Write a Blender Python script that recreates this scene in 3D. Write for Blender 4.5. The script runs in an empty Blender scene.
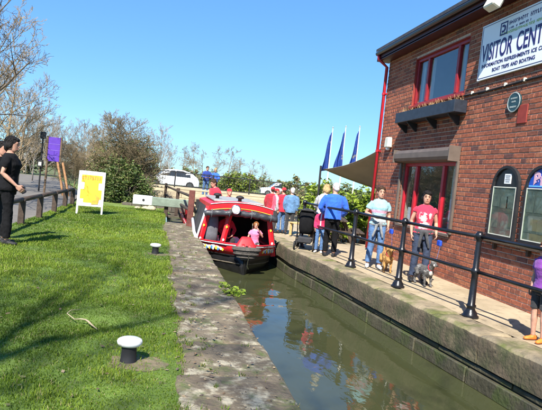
import bpy, bmesh, math, random
import numpy as np
from mathutils import Vector, Matrix, noise
R = math.radians
rnd = random.Random(7)
scene = bpy.context.scene
col = scene.collection

# ------------------------------------------------------------------ camera
F_PX, CX, CY, CAM_H = 535.0, 271.0, 205.0, 1.55
ROLL, PITCH, YAW = R(6.0), R(2.562), R(11.308)

def ray(x, y):
    """direction of a photograph pixel, world axes: Y along the canal, X to the right"""
    dx, dy = x - CX, y - CY
    u = dx * math.cos(ROLL) + dy * math.sin(ROLL)
    v = -dx * math.sin(ROLL) + dy * math.cos(ROLL)
    f = F_PX * math.cos(PITCH) - v * math.sin(PITCH)
    z = -F_PX * math.sin(PITCH) - v * math.cos(PITCH)
    return Vector((u * math.cos(YAW) + f * math.sin(YAW), -u * math.sin(YAW) + f * math.cos(YAW), z))

def G(x, y, z=0.0):
    r = ray(x, y); t = (z - CAM_H) / r.z
    return Vector((r.x * t, r.y * t, z))

cam_data = bpy.data.cameras.new('camera')
cam = bpy.data.objects.new('camera', cam_data); col.objects.link(cam)
cam_data.sensor_width = 36.0; cam_data.sensor_fit = 'HORIZONTAL'
cam_data.lens = F_PX / 542.0 * 36.0
cam_data.clip_start = 0.1; cam_data.clip_end = 3000
_f = ray(CX, CY).normalized(); _r = (ray(CX + 1, CY) - ray(CX, CY)).normalized(); _u = _r.cross(_f).normalized()
cam.matrix_world = Matrix(((_r.x, _u.x, -_f.x, 0), (_r.y, _u.y, -_f.y, 0), (_r.z, _u.z, -_f.z, CAM_H), (0, 0, 0, 1)))
scene.camera = cam

# ------------------------------------------------------------------ light
SUN_AZ, SUN_EL = R(24), R(46)          # shadows fall 24 degrees to the right of the canal's direction
world = bpy.data.worlds.new('World'); scene.world = world; world.use_nodes = True
wn = world.node_tree.nodes; wl = world.node_tree.links
for n in list(wn): wn.remove(n)
wo = wn.new('ShaderNodeOutputWorld'); wb = wn.new('ShaderNodeBackground'); sky = wn.new('ShaderNodeTexSky')
sky.sky_type = 'NISHITA'; sky.sun_disc = False
sky.sun_elevation = SUN_EL; sky.sun_rotation = R(180) + SUN_AZ
sky.altitude = 0; sky.air_density = 1.0; sky.dust_density = 0.0; sky.ozone_density = 1.6
wb.inputs['Strength'].default_value = 0.10
hs_ = wn.new('ShaderNodeHueSaturation'); hs_.inputs['Saturation'].default_value = 1.2; hs_.inputs['Hue'].default_value = .502
tn_ = wn.new('ShaderNodeVectorMath'); tn_.operation = 'MULTIPLY'; tn_.inputs[1].default_value = (.66, .93, 1.14)
wl.new(sky.outputs[0], hs_.inputs['Color']); wl.new(hs_.outputs[0], tn_.inputs[0])
sc_ = wn.new('ShaderNodeVectorMath'); sc_.operation = 'SCALE'; sc_.inputs['Scale'].default_value = .1427
gm_ = wn.new('ShaderNodeGamma'); gm_.inputs['Gamma'].default_value = .58
t2_ = wn.new('ShaderNodeVectorMath'); t2_.operation = 'MULTIPLY'; t2_.inputs[1].default_value = (3.2, 4.5, 6.0)
wl.new(tn_.outputs[0], sc_.inputs[0]); wl.new(sc_.outputs[0], gm_.inputs['Color']); wl.new(gm_.outputs[0], t2_.inputs[0]); wl.new(t2_.outputs[0], wb.inputs[0]); wl.new(wb.outputs[0], wo.inputs[0])
sun_data = bpy.data.lights.new('sun', 'SUN'); sun_data.energy = 5.0; sun_data.angle = R(0.53); sun_data.color = (1.0, 0.94, 0.84)
sun = bpy.data.objects.new('sun', sun_data); col.objects.link(sun)
SUN_DIR = Vector((math.sin(SUN_AZ) * math.cos(SUN_EL), math.cos(SUN_AZ) * math.cos(SUN_EL), -math.sin(SUN_EL)))
sun.rotation_euler = SUN_DIR.to_track_quat('-Z', 'Y').to_euler()
sun.location = (-10, -20, 25)
vs = scene.view_settings
vs.view_transform = 'Standard'; vs.look = 'None'; vs.exposure = 1.0; vs.gamma = 1.0; vs.use_curve_mapping = False
scene.cycles.max_bounces = 8; scene.cycles.transparent_max_bounces = 12

# ------------------------------------------------------------------ materials
def mat(name, c, rough=0.8, var=0.2, scale=6.0, bump=0.0, bscale=None, metal=0.0, spec=0.5, c2=None, detail=5, sheen=0.0, trans=0.0, rnd_obj=0.0, coords='Object'):
    m = bpy.data.materials.new(name); m.use_nodes = True
    nt = m.node_tree; N = nt.nodes; L = nt.links
    p = N['Principled BSDF']
    p.inputs['Roughness'].default_value = rough; p.inputs['Metallic'].default_value = metal
    p.inputs['Specular IOR Level'].default_value = spec
    if sheen: p.inputs['Sheen Weight'].default_value = sheen
    tc = N.new('ShaderNodeTexCoord')
    nz = N.new('ShaderNodeTexNoise'); nz.inputs['Scale'].default_value = scale; nz.inputs['Detail'].default_value = detail; nz.inputs['Roughness'].default_value = 0.62
    L.new(tc.outputs[coords], nz.inputs['Vector'])
    rp = N.new('ShaderNodeValToRGB')
    a = c2 if c2 else tuple(x * (1 - var) for x in c)
    b = c if c2 else tuple(min(1, x * (1 + var)) for x in c)
    rp.color_ramp.elements[0].position = 0.34; rp.color_ramp.elements[1].position = 0.66
    rp.color_ramp.elements[0].color = (*a, 1); rp.color_ramp.elements[1].color = (*b, 1)
    L.new(nz.outputs['Fac'], rp.inputs[0])
    out = rp.outputs[0]
    if rnd_obj:
        oi = N.new('ShaderNodeObjectInfo'); mr = N.new('ShaderNodeMapRange')
        mr.inputs['To Min'].default_value = 1 - rnd_obj; mr.inputs['To Max'].default_value = 1 + rnd_obj
        L.new(oi.outputs['Random'], mr.inputs['Value'])
        vm = N.new('ShaderNodeVectorMath'); vm.operation = 'SCALE'
        L.new(out, vm.inputs[0]); L.new(mr.outputs[0], vm.inputs['Scale']); out = vm.outputs[0]
    L.new(out, p.inputs['Base Color'])
    if bump:
        n2 = N.new('ShaderNodeTexNoise'); n2.inputs['Scale'].default_value = bscale or scale * 5; n2.inputs['Detail'].default_value = 6
        L.new(tc.outputs[coords], n2.inputs['Vector'])
        bp = N.new('ShaderNodeBump'); bp.inputs['Strength'].default_value = bump; bp.inputs['Distance'].default_value = 0.02
        L.new(n2.outputs['Fac'], bp.inputs['Height']); L.new(bp.outputs[0], p.inputs['Normal'])
    if trans:
        ms = N.new('ShaderNodeMixShader'); tr = N.new('ShaderNodeBsdfTranslucent'); ms.inputs[0].default_value = trans
        L.new(out, tr.inputs['Color']); L.new(p.outputs[0], ms.inputs[1]); L.new(tr.outputs[0], ms.inputs[2])
        L.new(ms.outputs[0], N['Material Output'].inputs['Surface'])
    return m

def layer(m, c, scale, lo, hi, coords='Object', stretch=None, detail=6, seed=0.0, rough=None):
    """lay a second colour over a material wherever a noise is high (lichen, moss, stains, print)"""
    N = m.node_tree.nodes; L = m.node_tree.links; p = N['Principled BSDF']
    src = p.inputs['Base Color'].links[0].from_socket
    tc = N.new('ShaderNodeTexCoord'); mp = N.new('ShaderNodeMapping'); mp.inputs['Location'].default_value = (seed, seed * .7, seed * 1.3)
    if stretch: mp.inputs['Scale'].default_value = stretch
    nz = N.new('ShaderNodeTexNoise'); nz.inputs['Scale'].default_value = scale; nz.inputs['Detail'].default_value = detail; nz.inputs['Roughness'].default_value = 0.65
    mr = N.new('ShaderNodeMapRange'); mr.inputs['From Min'].default_value = lo; mr.inputs['From Max'].default_value = hi
    mx = N.new('ShaderNodeMix'); mx.data_type = 'RGBA'; mx.inputs['B'].default_value = (*c, 1)
    L.new(tc.outputs[coords], mp.inputs[0]); L.new(mp.outputs[0], nz.inputs['Vector']); L.new(nz.outputs['Fac'], mr.inputs[0])
    L.new(mr.outputs[0], mx.inputs['Factor']); L.new(src, mx.inputs['A']); L.new(mx.outputs['Result'], p.inputs['Base Color'])
    return m

def zone(m, c, lo, hi, axes='xz', soft=0.01, coords='Object', wob=0.0, wscale=20, noise_fill=None):
    """flat print: a second colour inside a box of object coordinates"""
    N = m.node_tree.nodes; L = m.node_tree.links; p = N['Principled BSDF']
    src = p.inputs['Base Color'].links[0].from_socket
    tc = N.new('ShaderNodeTexCoord'); sp = N.new('ShaderNodeSeparateXYZ')
    if wob:
        nz = N.new('ShaderNodeTexNoise'); nz.inputs['Scale'].default_value = wscale
        L.new(tc.outputs[coords], nz.inputs['Vector'])
        vm = N.new('ShaderNodeVectorMath'); vm.operation = 'MULTIPLY_ADD'; vm.inputs[1].default_value = (wob,) * 3
        L.new(nz.outputs['Color'], vm.inputs[0]); L.new(tc.outputs[coords], vm.inputs[2]); L.new(vm.outputs[0], sp.inputs[0])
        off = wob * .5
    else:
        L.new(tc.outputs[coords], sp.inputs[0]); off = 0
    fac = None
    for i, ax in enumerate(axes):
        o = sp.outputs['xyz'.index(ax)]
        for lim, sgn in ((lo[i] + off, 1), (hi[i] + off, -1)):
            mr = N.new('ShaderNodeMapRange')
            mr.inputs['From Min'].default_value = lim - sgn * soft; mr.inputs['From Max'].default_value = lim + sgn * soft
            L.new(o, mr.inputs[0])
            if fac is None: fac = mr.outputs[0]
            else:
                mm = N.new('ShaderNodeMath'); mm.operation = 'MULTIPLY'; L.new(fac, mm.inputs[0]); L.new(mr.outputs[0], mm.inputs[1]); fac = mm.outputs[0]
    if noise_fill:
        nz = N.new('ShaderNodeTexNoise'); nz.inputs['Scale'].default_value = noise_fill[0]; nz.inputs['Detail'].default_value = 3
        L.new(tc.outputs[coords], nz.inputs['Vector'])
        mr = N.new('ShaderNodeMapRange'); mr.inputs['From Min'].default_value = noise_fill[1]; mr.inputs['From Max'].default_value = noise_fill[2]
        L.new(nz.outputs['Fac'], mr.inputs[0])
        mm = N.new('ShaderNodeMath'); mm.operation = 'MULTIPLY'; L.new(fac, mm.inputs[0]); L.new(mr.outputs[0], mm.inputs[1]); fac = mm.outputs[0]
    mx = N.new('ShaderNodeMix'); mx.data_type = 'RGBA'; mx.inputs['B'].default_value = (*c, 1)
    L.new(fac, mx.inputs['Factor']); L.new(src, mx.inputs['A']); L.new(mx.outputs['Result'], p.inputs['Base Color'])
    return m

def glass(name, tint=(0.9, 0.95, 0.95), ior=2.6, rough=0.0):
    m = bpy.data.materials.new(name); m.use_nodes = True; N = m.node_tree.nodes; L = m.node_tree.links
    N.remove(N['Principled BSDF'])
    t = N.new('ShaderNodeBsdfTransparent'); t.inputs[0].default_value = (*tint, 1)
    g = N.new('ShaderNodeBsdfGlossy'); g.inputs['Roughness'].default_value = rough
    fr = N.new('ShaderNodeFresnel'); fr.inputs[0].default_value = ior
    ms = N.new('ShaderNodeMixShader')
    ge = N.new('ShaderNodeNewGeometry'); mu = N.new('ShaderNodeMath'); mu.operation = 'MULTIPLY'; iv = N.new('ShaderNodeMath'); iv.operation = 'SUBTRACT'; iv.inputs[0].default_value = 1
    L.new(ge.outputs['Backfacing'], iv.inputs[1]); L.new(fr.outputs[0], mu.inputs[0]); L.new(iv.outputs[0], mu.inputs[1])      # reflect at the outer face only
    L.new(mu.outputs[0], ms.inputs[0]); L.new(t.outputs[0], ms.inputs[1]); L.new(g.outputs[0], ms.inputs[2])
    L.new(ms.outputs[0], N['Material Output'].inputs[0])
    return m

M = {}
M['mortar'] = mat('mortar', (0.50, 0.38, 0.30), .95, .25, 14, .3)
BRICKS = [mat('brick_%d' % i, c, .9, .28, 16, .35, 60, coords='Generated' if False else 'Object') for i, c in enumerate(
    [(.31, .095, .05), (.26, .078, .043), (.33, .118, .062), (.20, .066, .04), (.13, .052, .042), (.29, .085, .043)])]
M['red_paint'] = mat('red_paint', (.42, .015, .028), .35, .12, 5)
M['eave_paint'] = mat('eave_paint', (.055, .010, .012), .5, .2, 5)
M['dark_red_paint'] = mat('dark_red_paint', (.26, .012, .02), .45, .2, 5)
M['white_paint'] = mat('white_paint', (.80, .80, .78), .45, .06, 4)
M['black_paint'] = mat('black_paint', (.010, .010, .012), .28, .3, 8, .05, 40)
M['black_matt'] = mat('black_matt', (.014, .014, .016), .7, .3, 8)
M['slate'] = mat('roof_slate', (.05, .05, .06), .7, .3, 6, .2)
M['box_paint'] = mat('planter_paint', (.022, .028, .042), .5, .3, 7, .1)
M['shutter'] = mat('shutter_metal', (.13, .10, .08), .55, .15, 5)
M['glass'] = glass('window_glass')
M['case_glass'] = glass('case_glass', (.85, .9, .87), 1.45, .02)
M['room'] = mat('room_wall', (.60, .60, .58), .9, .1, 2)
M['curtain'] = mat('curtain', (.72, .70, .64), .9, .1, 6)
M['sign_white'] = mat('sign_white', (.82, .84, .88), .4, .03, 2)
M['sign_navy'] = mat('sign_navy', (.018, .012, .11), .4, .1, 5)
M['sign_green'] = mat('sign_green', (.30, .45, .12), .5, .1, 5)
M['sign_blue'] = mat('sign_blue', (.02, .08, .45), .4, .1, 5)
M['pink'] = mat('pink_letter', (.70, .42, .52), .5, .1, 5)
M['plaque'] = mat('plaque_teal', (.02, .055, .065), .4, .25, 8)
M['plaque_rim'] = mat('plaque_rim', (.28, .33, .33), .5, .2, 20)
M['board_panel'] = layer(mat('notice_panel', (.15, .165, .155), .25, .3, 3), (.20, .19, .15), 3.2, .52, .64, stretch=(1, 1, 3))
M['vent_tile'] = mat('vent_tile', (.26, .035, .025), .8, .15, 12)
M['lamp_grey'] = mat('lamp_grey', (.62, .62, .52), .5, .1, 6)
M['stone'] = layer(layer(layer(mat('coping_stone', (.155, .122, .078), .95, .3, 2.2, .9, 26, coords='Object'), (.40, .355, .25), 6.0, .525, .64, seed=3), (.075, .056, .04), 3.0, .50, .68, seed=9), (.095, .115, .035), 4.3, .53, .68, seed=17)
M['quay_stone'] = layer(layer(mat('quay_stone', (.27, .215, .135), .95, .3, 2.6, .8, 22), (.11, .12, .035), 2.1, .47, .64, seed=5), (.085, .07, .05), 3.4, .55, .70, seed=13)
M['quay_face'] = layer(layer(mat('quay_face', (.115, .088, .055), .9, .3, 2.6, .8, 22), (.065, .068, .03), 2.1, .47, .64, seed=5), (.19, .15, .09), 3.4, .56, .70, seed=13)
M['wall_stone'] = layer(mat('wet_stone', (.075, .068, .042), .6, .35, 3, .8, 20), (.055, .07, .022), 2.6, .48, .62, seed=2)
M['towpath'] = layer(layer(mat('towpath', (.41, .33, .215), .95, .14, 1.4, .5, 70), (.33, .26, .16), 2.0, .5, .68, seed=4), (.20, .165, .11), 7, .56, .70, seed=8)
M['soil'] = mat('soil', (.10, .085, .05), 1, .3, 3, .6)
M['field'] = layer(mat('field', (.085, .12, .03), 1, .3, .6, .4, 8), (.14, .12, .06), .35, .48, .62)
M['lawn'] = layer(mat('lawn_ground', (.09, .145, .018), 1, .35, 2.5, .7, 30), (.09, .075, .035), 4, .60, .72)
M['tarmac'] = mat('tarmac', (.155, .14, .12), .95, .15, 2, .4, 60)
M['wood'] = mat('weathered_wood', (.13, .085, .05), .85, .35, 9, .4, 30)
M['wood_dark'] = mat('dark_wood', (.06, .04, .028), .85, .35, 9, .4, 30)
M['wood_orange'] = mat('orange_wood', (.27, .14, .06), .8, .3, 9, .3, 30)
M['wood_pale'] = mat('pale_wood', (.55, .40, .17), .75, .2, 6, .2, 30)
M['post_red'] = mat('red_brown_post', (.13, .04, .03), .8, .35, 7, .3, 30)
M['bark'] = mat('bark', (.17, .135, .10), .95, .3, 6, .5, 30)
M['twig_tan'] = mat('twig_tan', (.24, .18, .11), .95, .3, 2)
M['twig_grey'] = mat('twig_grey', (.27, .235, .20), .95, .25, 2)
M['twig_dark'] = mat('twig_dark', (.10, .075, .06), .95, .3, 2)
M['twig_rust'] = mat('twig_rust', (.19, .145, .08), .95, .3, 2)
M['leaf_bright'] = mat('leaf_bright', (.27, .36, .04), .55, .45, 3.5, trans=.35, spec=.4)
M['leaf_mid'] = mat('leaf_mid', (.11, .165, .038), .6, .5, 3, trans=.25, spec=.4)
M['leaf_dark'] = mat('leaf_dark', (.045, .075, .022), .55, .45, 3, trans=.2, spec=.4)
M['leaf_olive'] = mat('leaf_olive', (.17, .17, .06), .7, .4, 3, trans=.25)
M['sail'] = mat('sail_cloth', (.40, .325, .215), .85, .08, 2, trans=.22)
M['flag'] = mat('flag_blue', (.012, .05, .26), .7, .2, 3, trans=.25)
M['cream_stone'] = layer(mat('cream_stone', (.48, .40, .26), .9, .15, 2, .3, 20), (.36, .30, .21), 1.3, .5, .7)
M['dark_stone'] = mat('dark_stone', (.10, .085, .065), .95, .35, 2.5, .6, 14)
M['beam_green'] = mat('beam_green', (.20, .25, .19), .7, .2, 4, .2)
M['car_white'] = mat('car_white', (.72, .74, .76), .25, .04, 2)
M['car_glass'] = mat('car_glass', (.03, .035, .04), .08, .2, 2)
M['rubber'] = mat('rubber', (.02, .02, .02), .8, .2, 9)
M['chrome'] = mat('chrome', (.6, .6, .6), .25, .1, 5, metal=1)
M['boat_red'] = layer(mat('boat_red', (.55, .012, .02), .42, .18, 3, .06, 20), (.22, .02, .018), 5, .58, .74, seed=6)
M['boat_black'] = mat('boat_black', (.012, .012, .013), .35, .4, 4, .15, 12)
M['canvas'] = mat('canvas_black', (.035, .038, .045), .45, .35, 6, .5, 14)
M['rope'] = mat('rope_fender', (.085, .075, .065), .95, .35, 14, .8, 60)
M['grey_cloth'] = mat('grey_cloth', (.12, .125, .14), .9, .2, 6, .2)
M['lamp_glass'] = mat('lamp_lens', (.78, .80, .78), .15, .1, 16)
M['purple'] = mat('purple_panel', (.10, .035, .36), .45, .12, 3)
M['yellow'] = mat('poster_yellow', (.80, .52, .03), .6, .08, 5)
M['orange'] = mat('poster_orange', (.80, .28, .04), .6, .1, 5)
M['ginger_fur'] = mat('ginger_fur', (.42, .22, .07), .95, .35, 18, .6, 60)
M['grey_fur'] = layer(mat('grey_fur', (.10, .095, .09), .95, .4, 14, .6, 60), (.38, .36, .33), 9, .56, .66)

# ------------------------------------------------------------------ mesh helpers
class MB:
    def __init__(s): s.v = []; s.f = []; s.m = []; s.mi = 0
    def add(s, vs, fs):
        o = len(s.v); s.v.extend([tuple(x) for x in vs]); s.f.extend([tuple(i + o for i in f) for f in fs]); s.m.extend([s.mi] * len(fs)); return s
    def box(s, c, d, rot=None, b=0.0, t=1.0):
        """box of size d at c, chamfered by b, top scaled by t, rotated by a matrix"""
        hx, hy, hz = (x / 2 for x in d)
        if b <= 0:
            vs = [(sx * hx * (t if sz > 0 else 1), sy * hy * (t if sz > 0 else 1), sz * hz) for sz in (-1, 1) for sy in (-1, 1) for sx in (-1, 1)]
            fs = [(0, 2, 3, 1), (4, 5, 7, 6), (0, 1, 5, 4), (2, 6, 7, 3), (0, 4, 6, 2), (1, 3, 7, 5)]
        else:
            vs = []; idx = {}
            for sx in (-1, 1):
                for sy in (-1, 1):
                    for sz in (-1, 1):
                        for k in range(3):
                            p = [sx * (hx - b), sy * (hy - b), sz * (hz - b)]; p[k] = (sx * hx, sy * hy, sz * hz)[k]
                            if sz > 0: p[0] *= t; p[1] *= t
                            idx[(sx, sy, sz, k)] = len(vs); vs.append(tuple(p))
            fs = []
            for k in range(3):
                a, c2 = (k + 1) % 3, (k + 2) % 3
                for sg in (-1, 1):
                    q = []
                    for (sa, sc) in ((-1, -1), (1, -1), (1, 1), (-1, 1)):
                        z = [0, 0, 0]; z[k] = sg; z[a] = sa; z[c2] = sc; q.append(idx[(*z, k)])
                    fs.append(tuple(q) if sg > 0 else tuple(reversed(q)))
            for k in range(3):      # edges along axis k
                a, c2 = (k + 1) % 3, (k + 2) % 3
                for sa in (-1, 1):
                    for sc in (-1, 1):
                        def I(sk, kk):
                            z = [0, 0, 0]; z[k] = sk; z[a] = sa; z[c2] = sc; return idx[(*z, kk)]
                        q = (I(-1, a), I(1, a), I(1, c2), I(-1, c2))
                        fs.append(q if sa * sc < 0 else tuple(reversed(q)))
            for sx in (-1, 1):
                for sy in (-1, 1):
                    for sz in (-1, 1):
                        q = [idx[(sx, sy, sz, k)] for k in range(3)]
                        fs.append(tuple(q) if sx * sy * sz > 0 else tuple(reversed(q)))
        if rot is not None: vs = [rot @ Vector(p) for p in vs]
        return s.add([(p[0] + c[0], p[1] + c[1], p[2] + c[2]) for p in vs], fs)
    def tube(s, pts, rad, n=8, cap=True, flat=None):
        pts = [Vector(p) for p in pts]
        if not hasattr(rad, '__len__'): rad = [rad] * len(pts)
        rings = []; ref = None
        for i, p in enumerate(pts):
            d = (pts[min(i + 1, len(pts) - 1)] - pts[max(i - 1, 0)])
            d = d.normalized() if d.length > 1e-9 else Vector((0, 0, 1))
            if ref is None: ref = Vector((1, 0, 0)) if abs(d.x) < .9 else Vector((0, 1, 0))
            a = (ref - d * ref.dot(d)).normalized(); b = d.cross(a); ref = a
            rr = rad[i]; ra, rb = (rr if hasattr(rr, '__len__') else (rr, rr))
            rings.append([p + a * (ra * math.cos(6.28318 * k / n)) + b * (rb * math.sin(6.28318 * k / n)) for k in range(n)])
        return s.rings(rings, cap)
    def rings(s, rings, cap=True):
        n = len(rings[0]); vs = [p for r in rings for p in r]; fs = []
        for i in range(len(rings) - 1):
            for k in range(n):
                k2 = (k + 1) % n
                fs.append((i * n + k, i * n + k2, (i + 1) * n + k2, (i + 1) * n + k))
        if cap: fs.append(tuple(reversed(range(n)))); fs.append(tuple((len(rings) - 1) * n + k for k in range(n)))
        return s.add(vs, fs)
    def lathe(s, prof, c=(0, 0, 0), n=14, axis='z', sq=(1, 1)):
        rings = []
        for r, z in prof:
            ring = []
            for k in range(n):
                a = 6.28318 * k / n; x, y = r * math.cos(a) * sq[0], r * math.sin(a) * sq[1]
                p = (x, y, z) if axis == 'z' else ((z, x, y) if axis == 'x' else (y, z, x))
                ring.append((p[0] + c[0], p[1] + c[1], p[2] + c[2]))
            rings.append(ring)
        return s.rings(rings)
    def ell(s, c, r, n=12, m=8, rot=None):
        rings = []
        for i in range(m + 1):
            t = math.pi * (i / m); zz = -math.cos(t); q = max(math.sin(t), .02)
            ring = []
            for k in range(n):
                a = 6.28318 * k / n; p = Vector((r[0] * q * math.cos(a), r[1] * q * math.sin(a), r[2] * zz))
                if rot is not None: p = rot @ p
                ring.append((p.x + c[0], p.y + c[1], p.z + c[2]))
            rings.append(ring)
        return s.rings(rings)
    def loft(s, rs, n=16, T=None, pw=1.0):
        """rs: (cx, cy, z, rx, ry)"""
        rings = []
        for (x, y, z, rx, ry) in rs:
            ring = []
            for k in range(n):
                a = 6.28318 * k / n; ca, sa = math.cos(a), math.sin(a)
                p = Vector((x + rx * math.copysign(abs(ca) ** pw, ca), y + ry * math.copysign(abs(sa) ** pw, sa), z))
                ring.append(T(p) if T else p)
            rings.append(ring)
        return s.rings(rings)
    def prism(s, poly, d, to3):
        """polygon (a, b) extruded from 0 to d; to3(a, b, h) gives the point"""
        n = len(poly); vs = [to3(a, b, 0) for a, b in poly] + [to3(a, b, d) for a, b in poly]
        fs = [tuple(range(n)), tuple(reversed(range(n, 2 * n)))] + [(i, i + n, (i + 1) % n + n, (i + 1) % n) for i in range(n)]
        return s.add(vs, fs)
    def build(s, name, m, parent=None, smooth=False, fixn=True):
        me = bpy.data.meshes.new(name); me.from_pydata(s.v, [], s.f)
        for q in (m if isinstance(m, (list, tuple)) else [m]): me.materials.append(q)
        if any(s.m): me.polygons.foreach_set('material_index', s.m)
        if fixn:
            bm = bmesh.new(); bm.from_mesh(me); bmesh.ops.recalc_face_normals(bm, faces=bm.faces); bm.to_mesh(me); bm.free()
        if smooth: me.polygons.foreach_set('use_smooth', [True] * len(me.polygons))
        return link(name, me, parent)

def link(name, data, parent=None):
    o = bpy.data.objects.new(name, data); col.objects.link(o)
    if parent: o.parent = parent
    return o
def tag(o, label=None, cat=None, group=None, kind=None):
    if label: o['label'] = label
    if cat: o['category'] = cat
    if group: o['group'] = group
    if kind: o['kind'] = kind
    return o
def thing(name, loc, label, cat, rz=0.0, group=None):
    o = link(name, None); o.location = loc; o.rotation_euler = (0, 0, rz); o.empty_display_size = .2
    return tag(o, label, cat, group)
def copy_tree(o, parent=None):
    c = o.copy(); col.objects.link(c); c.parent = parent
    for ch in o.children: copy_tree(ch, c)
    return c
def hsh(*a): return noise.noise(Vector((a[0] * 1.7 + .31, (a[1] if len(a) > 1 else 0) * 1.3 + .7, (a[2] if len(a) > 2 else 0) + .13)))

def np_mesh(name, verts, faces, mats, midx=None, smooth=False):
    """fast mesh of equal-sided faces"""
    me = bpy.data.meshes.new(name); nv, (nf, k) = len(verts), faces.shape
    me.vertices.add(nv); me.vertices.foreach_set('co', verts.astype(np.float32).ravel())
    me.loops.add(nf * k); me.loops.foreach_set('vertex_index', faces.astype(np.int32).ravel())
    me.polygons.add(nf); me.polygons.foreach_set('loop_start', np.arange(0, nf * k, k, dtype=np.int32))
    for m in mats: me.materials.append(m)
    if midx is not None: me.polygons.foreach_set('material_index', midx.astype(np.int32))
    if smooth: me.polygons.foreach_set('use_smooth', np.ones(nf, dtype=bool))
    me.update(calc_edges=True); me.validate()
    return me

def text_mesh(name, s, size, m, parent, origin, ax, ay, bold=0.0, width=None, depth=.003, align='LEFT', spacing=1.0):
    cu = bpy.data.curves.new('lettering', 'FONT'); cu.body = s; cu.size = size; cu.offset = bold; cu.extrude = depth; cu.align_x = align; cu.space_character = spacing
    t = bpy.data.objects.new('lettering_tmp', cu); col.objects.link(t)
    bpy.context.view_layer.update()
    me = bpy.data.meshes.new_from_object(t.evaluated_get(bpy.context.evaluated_depsgraph_get()))
    w = t.dimensions.x
    bpy.data.objects.remove(t)
    me.materials.clear(); me.materials.append(m)
    o = link(name, me, parent)
    k = (width / w) if width else 1.0
    ax, ay = Vector(ax), Vector(ay); az = ax.cross(ay)
    o.matrix_local = Matrix(((ax.x * k, ay.x, az.x, origin[0]), (ax.y * k, ay.y, az.y, origin[1]), (ax.z * k, ay.z, az.z, origin[2]), (0, 0, 0, 1)))
    return o

# ================================================================== SETTING
WATER_Z = -0.66
def tz(y):
    t = min(1, max(0, (y - 13.3) / 5)); return -.30 * t * t * (3 - 2 * t)
def quay_x(Y):
    return float(np.interp(Y, [-6, 3, 4.7, 6.3, 8, 9.5, 11, 12.2, 14, 40], [4.4, 4.02, 3.92, 3.74, 3.55, 3.42, 3.26, 3.06, 3.02, 3.02]))
def bank_x(Y):
    return float(np.interp(Y, [-6, 3, 8, 11.5, 14, 40], [1.12, 1.08, 1.0, .97, .86, .86]))

# ground: one sheet to the horizon with the canal's trench left open
def make_ground():
    xs_l = [-900, -120, -30, -8, -4]; ys = [-120, -20, -6] + [i * 2 for i in range(-2, 17)] + [45, 80, 150, 900]
    vs = []; fs = []
    for y in ys:
        for x in xs_l: vs.append((x, y, -.05))
        vs.append((bank_x(y) - .75 if y < 34 else 0, y, -.05))
        dz = -.34 if y > 11 else 0
        vs.append((quay_x(y) + .3 if y < 34 else 3.6, y, -.05 + dz))
        for x in (9, 30, 120, 900): vs.append((x, y, -.05 + dz))
    n = len(xs_l) + 6
    for j in range(len(ys) - 1):
        for i in range(n - 1):
            if i == len(xs_l) and -6 <= ys[j] < 28: continue
            fs.append((j * n + i, j * n + i + 1, (j + 1) * n + i + 1, (j + 1) * n + i))
    mb = MB(); mb.add(vs, fs)
    return tag(mb.build('ground', M['field']), kind='structure')
make_ground()

# canal water
wm = bpy.data.materials.new('canal_water'); wm.use_nodes = True
N = wm.node_tree.nodes; L = wm.node_tree.links; p = N['Principled BSDF']
p.inputs['Base Color'].default_value = (.052, .056, .018, 1); p.inputs['Roughness'].default_value = .035
p.inputs['IOR'].default_value = 1.33; p.inputs['Specular IOR Level'].default_value = .85
tc = N.new('ShaderNodeTexCoord'); mp = N.new('ShaderNodeMapping'); mp.inputs['Scale'].default_value = (1.0, .55, 1)
n1 = N.new('ShaderNodeTexNoise'); n1.inputs['Scale'].default_value = 3.2; n1.inputs['Detail'].default_value = 2.5; n1.inputs['Distortion'].default_value = .6
n2 = N.new('ShaderNodeTexNoise'); n2.inputs['Scale'].default_value = 14; n2.inputs['Detail'].default_value = 2
ad = N.new('ShaderNodeMath'); ad.operation = 'MULTIPLY_ADD'; ad.inputs[1].default_value = .16
bp = N.new('ShaderNodeBump'); bp.inputs['Strength'].default_value = .09; bp.inputs['Distance'].default_value = .06
n3 = N.new('ShaderNodeTexNoise'); n3.inputs['Scale'].default_value = .9; n3.inputs['Detail'].default_value = 4
rp = N.new('ShaderNodeValToRGB'); rp.color_ramp.elements[0].color = (.036, .042, .017, 1); rp.color_ramp.elements[1].color = (.060, .064, .028, 1)
L.new(tc.outputs['Object'], mp.inputs[0]); L.new(mp.outputs[0], n1.inputs['Vector']); L.new(mp.outputs[0], n2.inputs['Vector']); L.new(mp.outputs[0], n3.inputs['Vector'])
L.new(n2.outputs['Fac'], ad.inputs[0]); L.new(n1.outputs['Fac'], ad.inputs[2]); L.new(ad.outputs[0], bp.inputs['Height']); L.new(bp.outputs[0], p.inputs['Normal'])
L.new(n3.outputs['Fac'], rp.inputs[0]); L.new(rp.outputs[0], p.inputs['Base Color'])
def make_water():
    gx, gy = 24, 150; xs = np.linspace(.2, 4.6, gx); ys = np.linspace(-6, 30, gy)
    X, Y = np.meshgrid(xs, ys); Z = np.full_like(X, WATER_Z)
    d = np.hypot(X - 2.25, Y - 10.6)                     # wake thrown ahead by the bow
    Z += .012 * np.sin(d * 9) * np.exp(-((d - .9) / .9) ** 2)
    Z += .004 * np.sin(X * 3 + Y * 2.1) * np.sin(Y * 1.7 - X)
    v = np.stack([X, Y, Z], -1).reshape(-1, 3)
    i = np.arange(gx * gy).reshape(gy, gx)
    f = np.stack([i[:-1, :-1], i[:-1, 1:], i[1:, 1:], i[1:, :-1]], -1).reshape(-1, 4)
    return tag(link('water', np_mesh('water', v, f, [wm], smooth=True)), kind='structure')
make_water()

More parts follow.
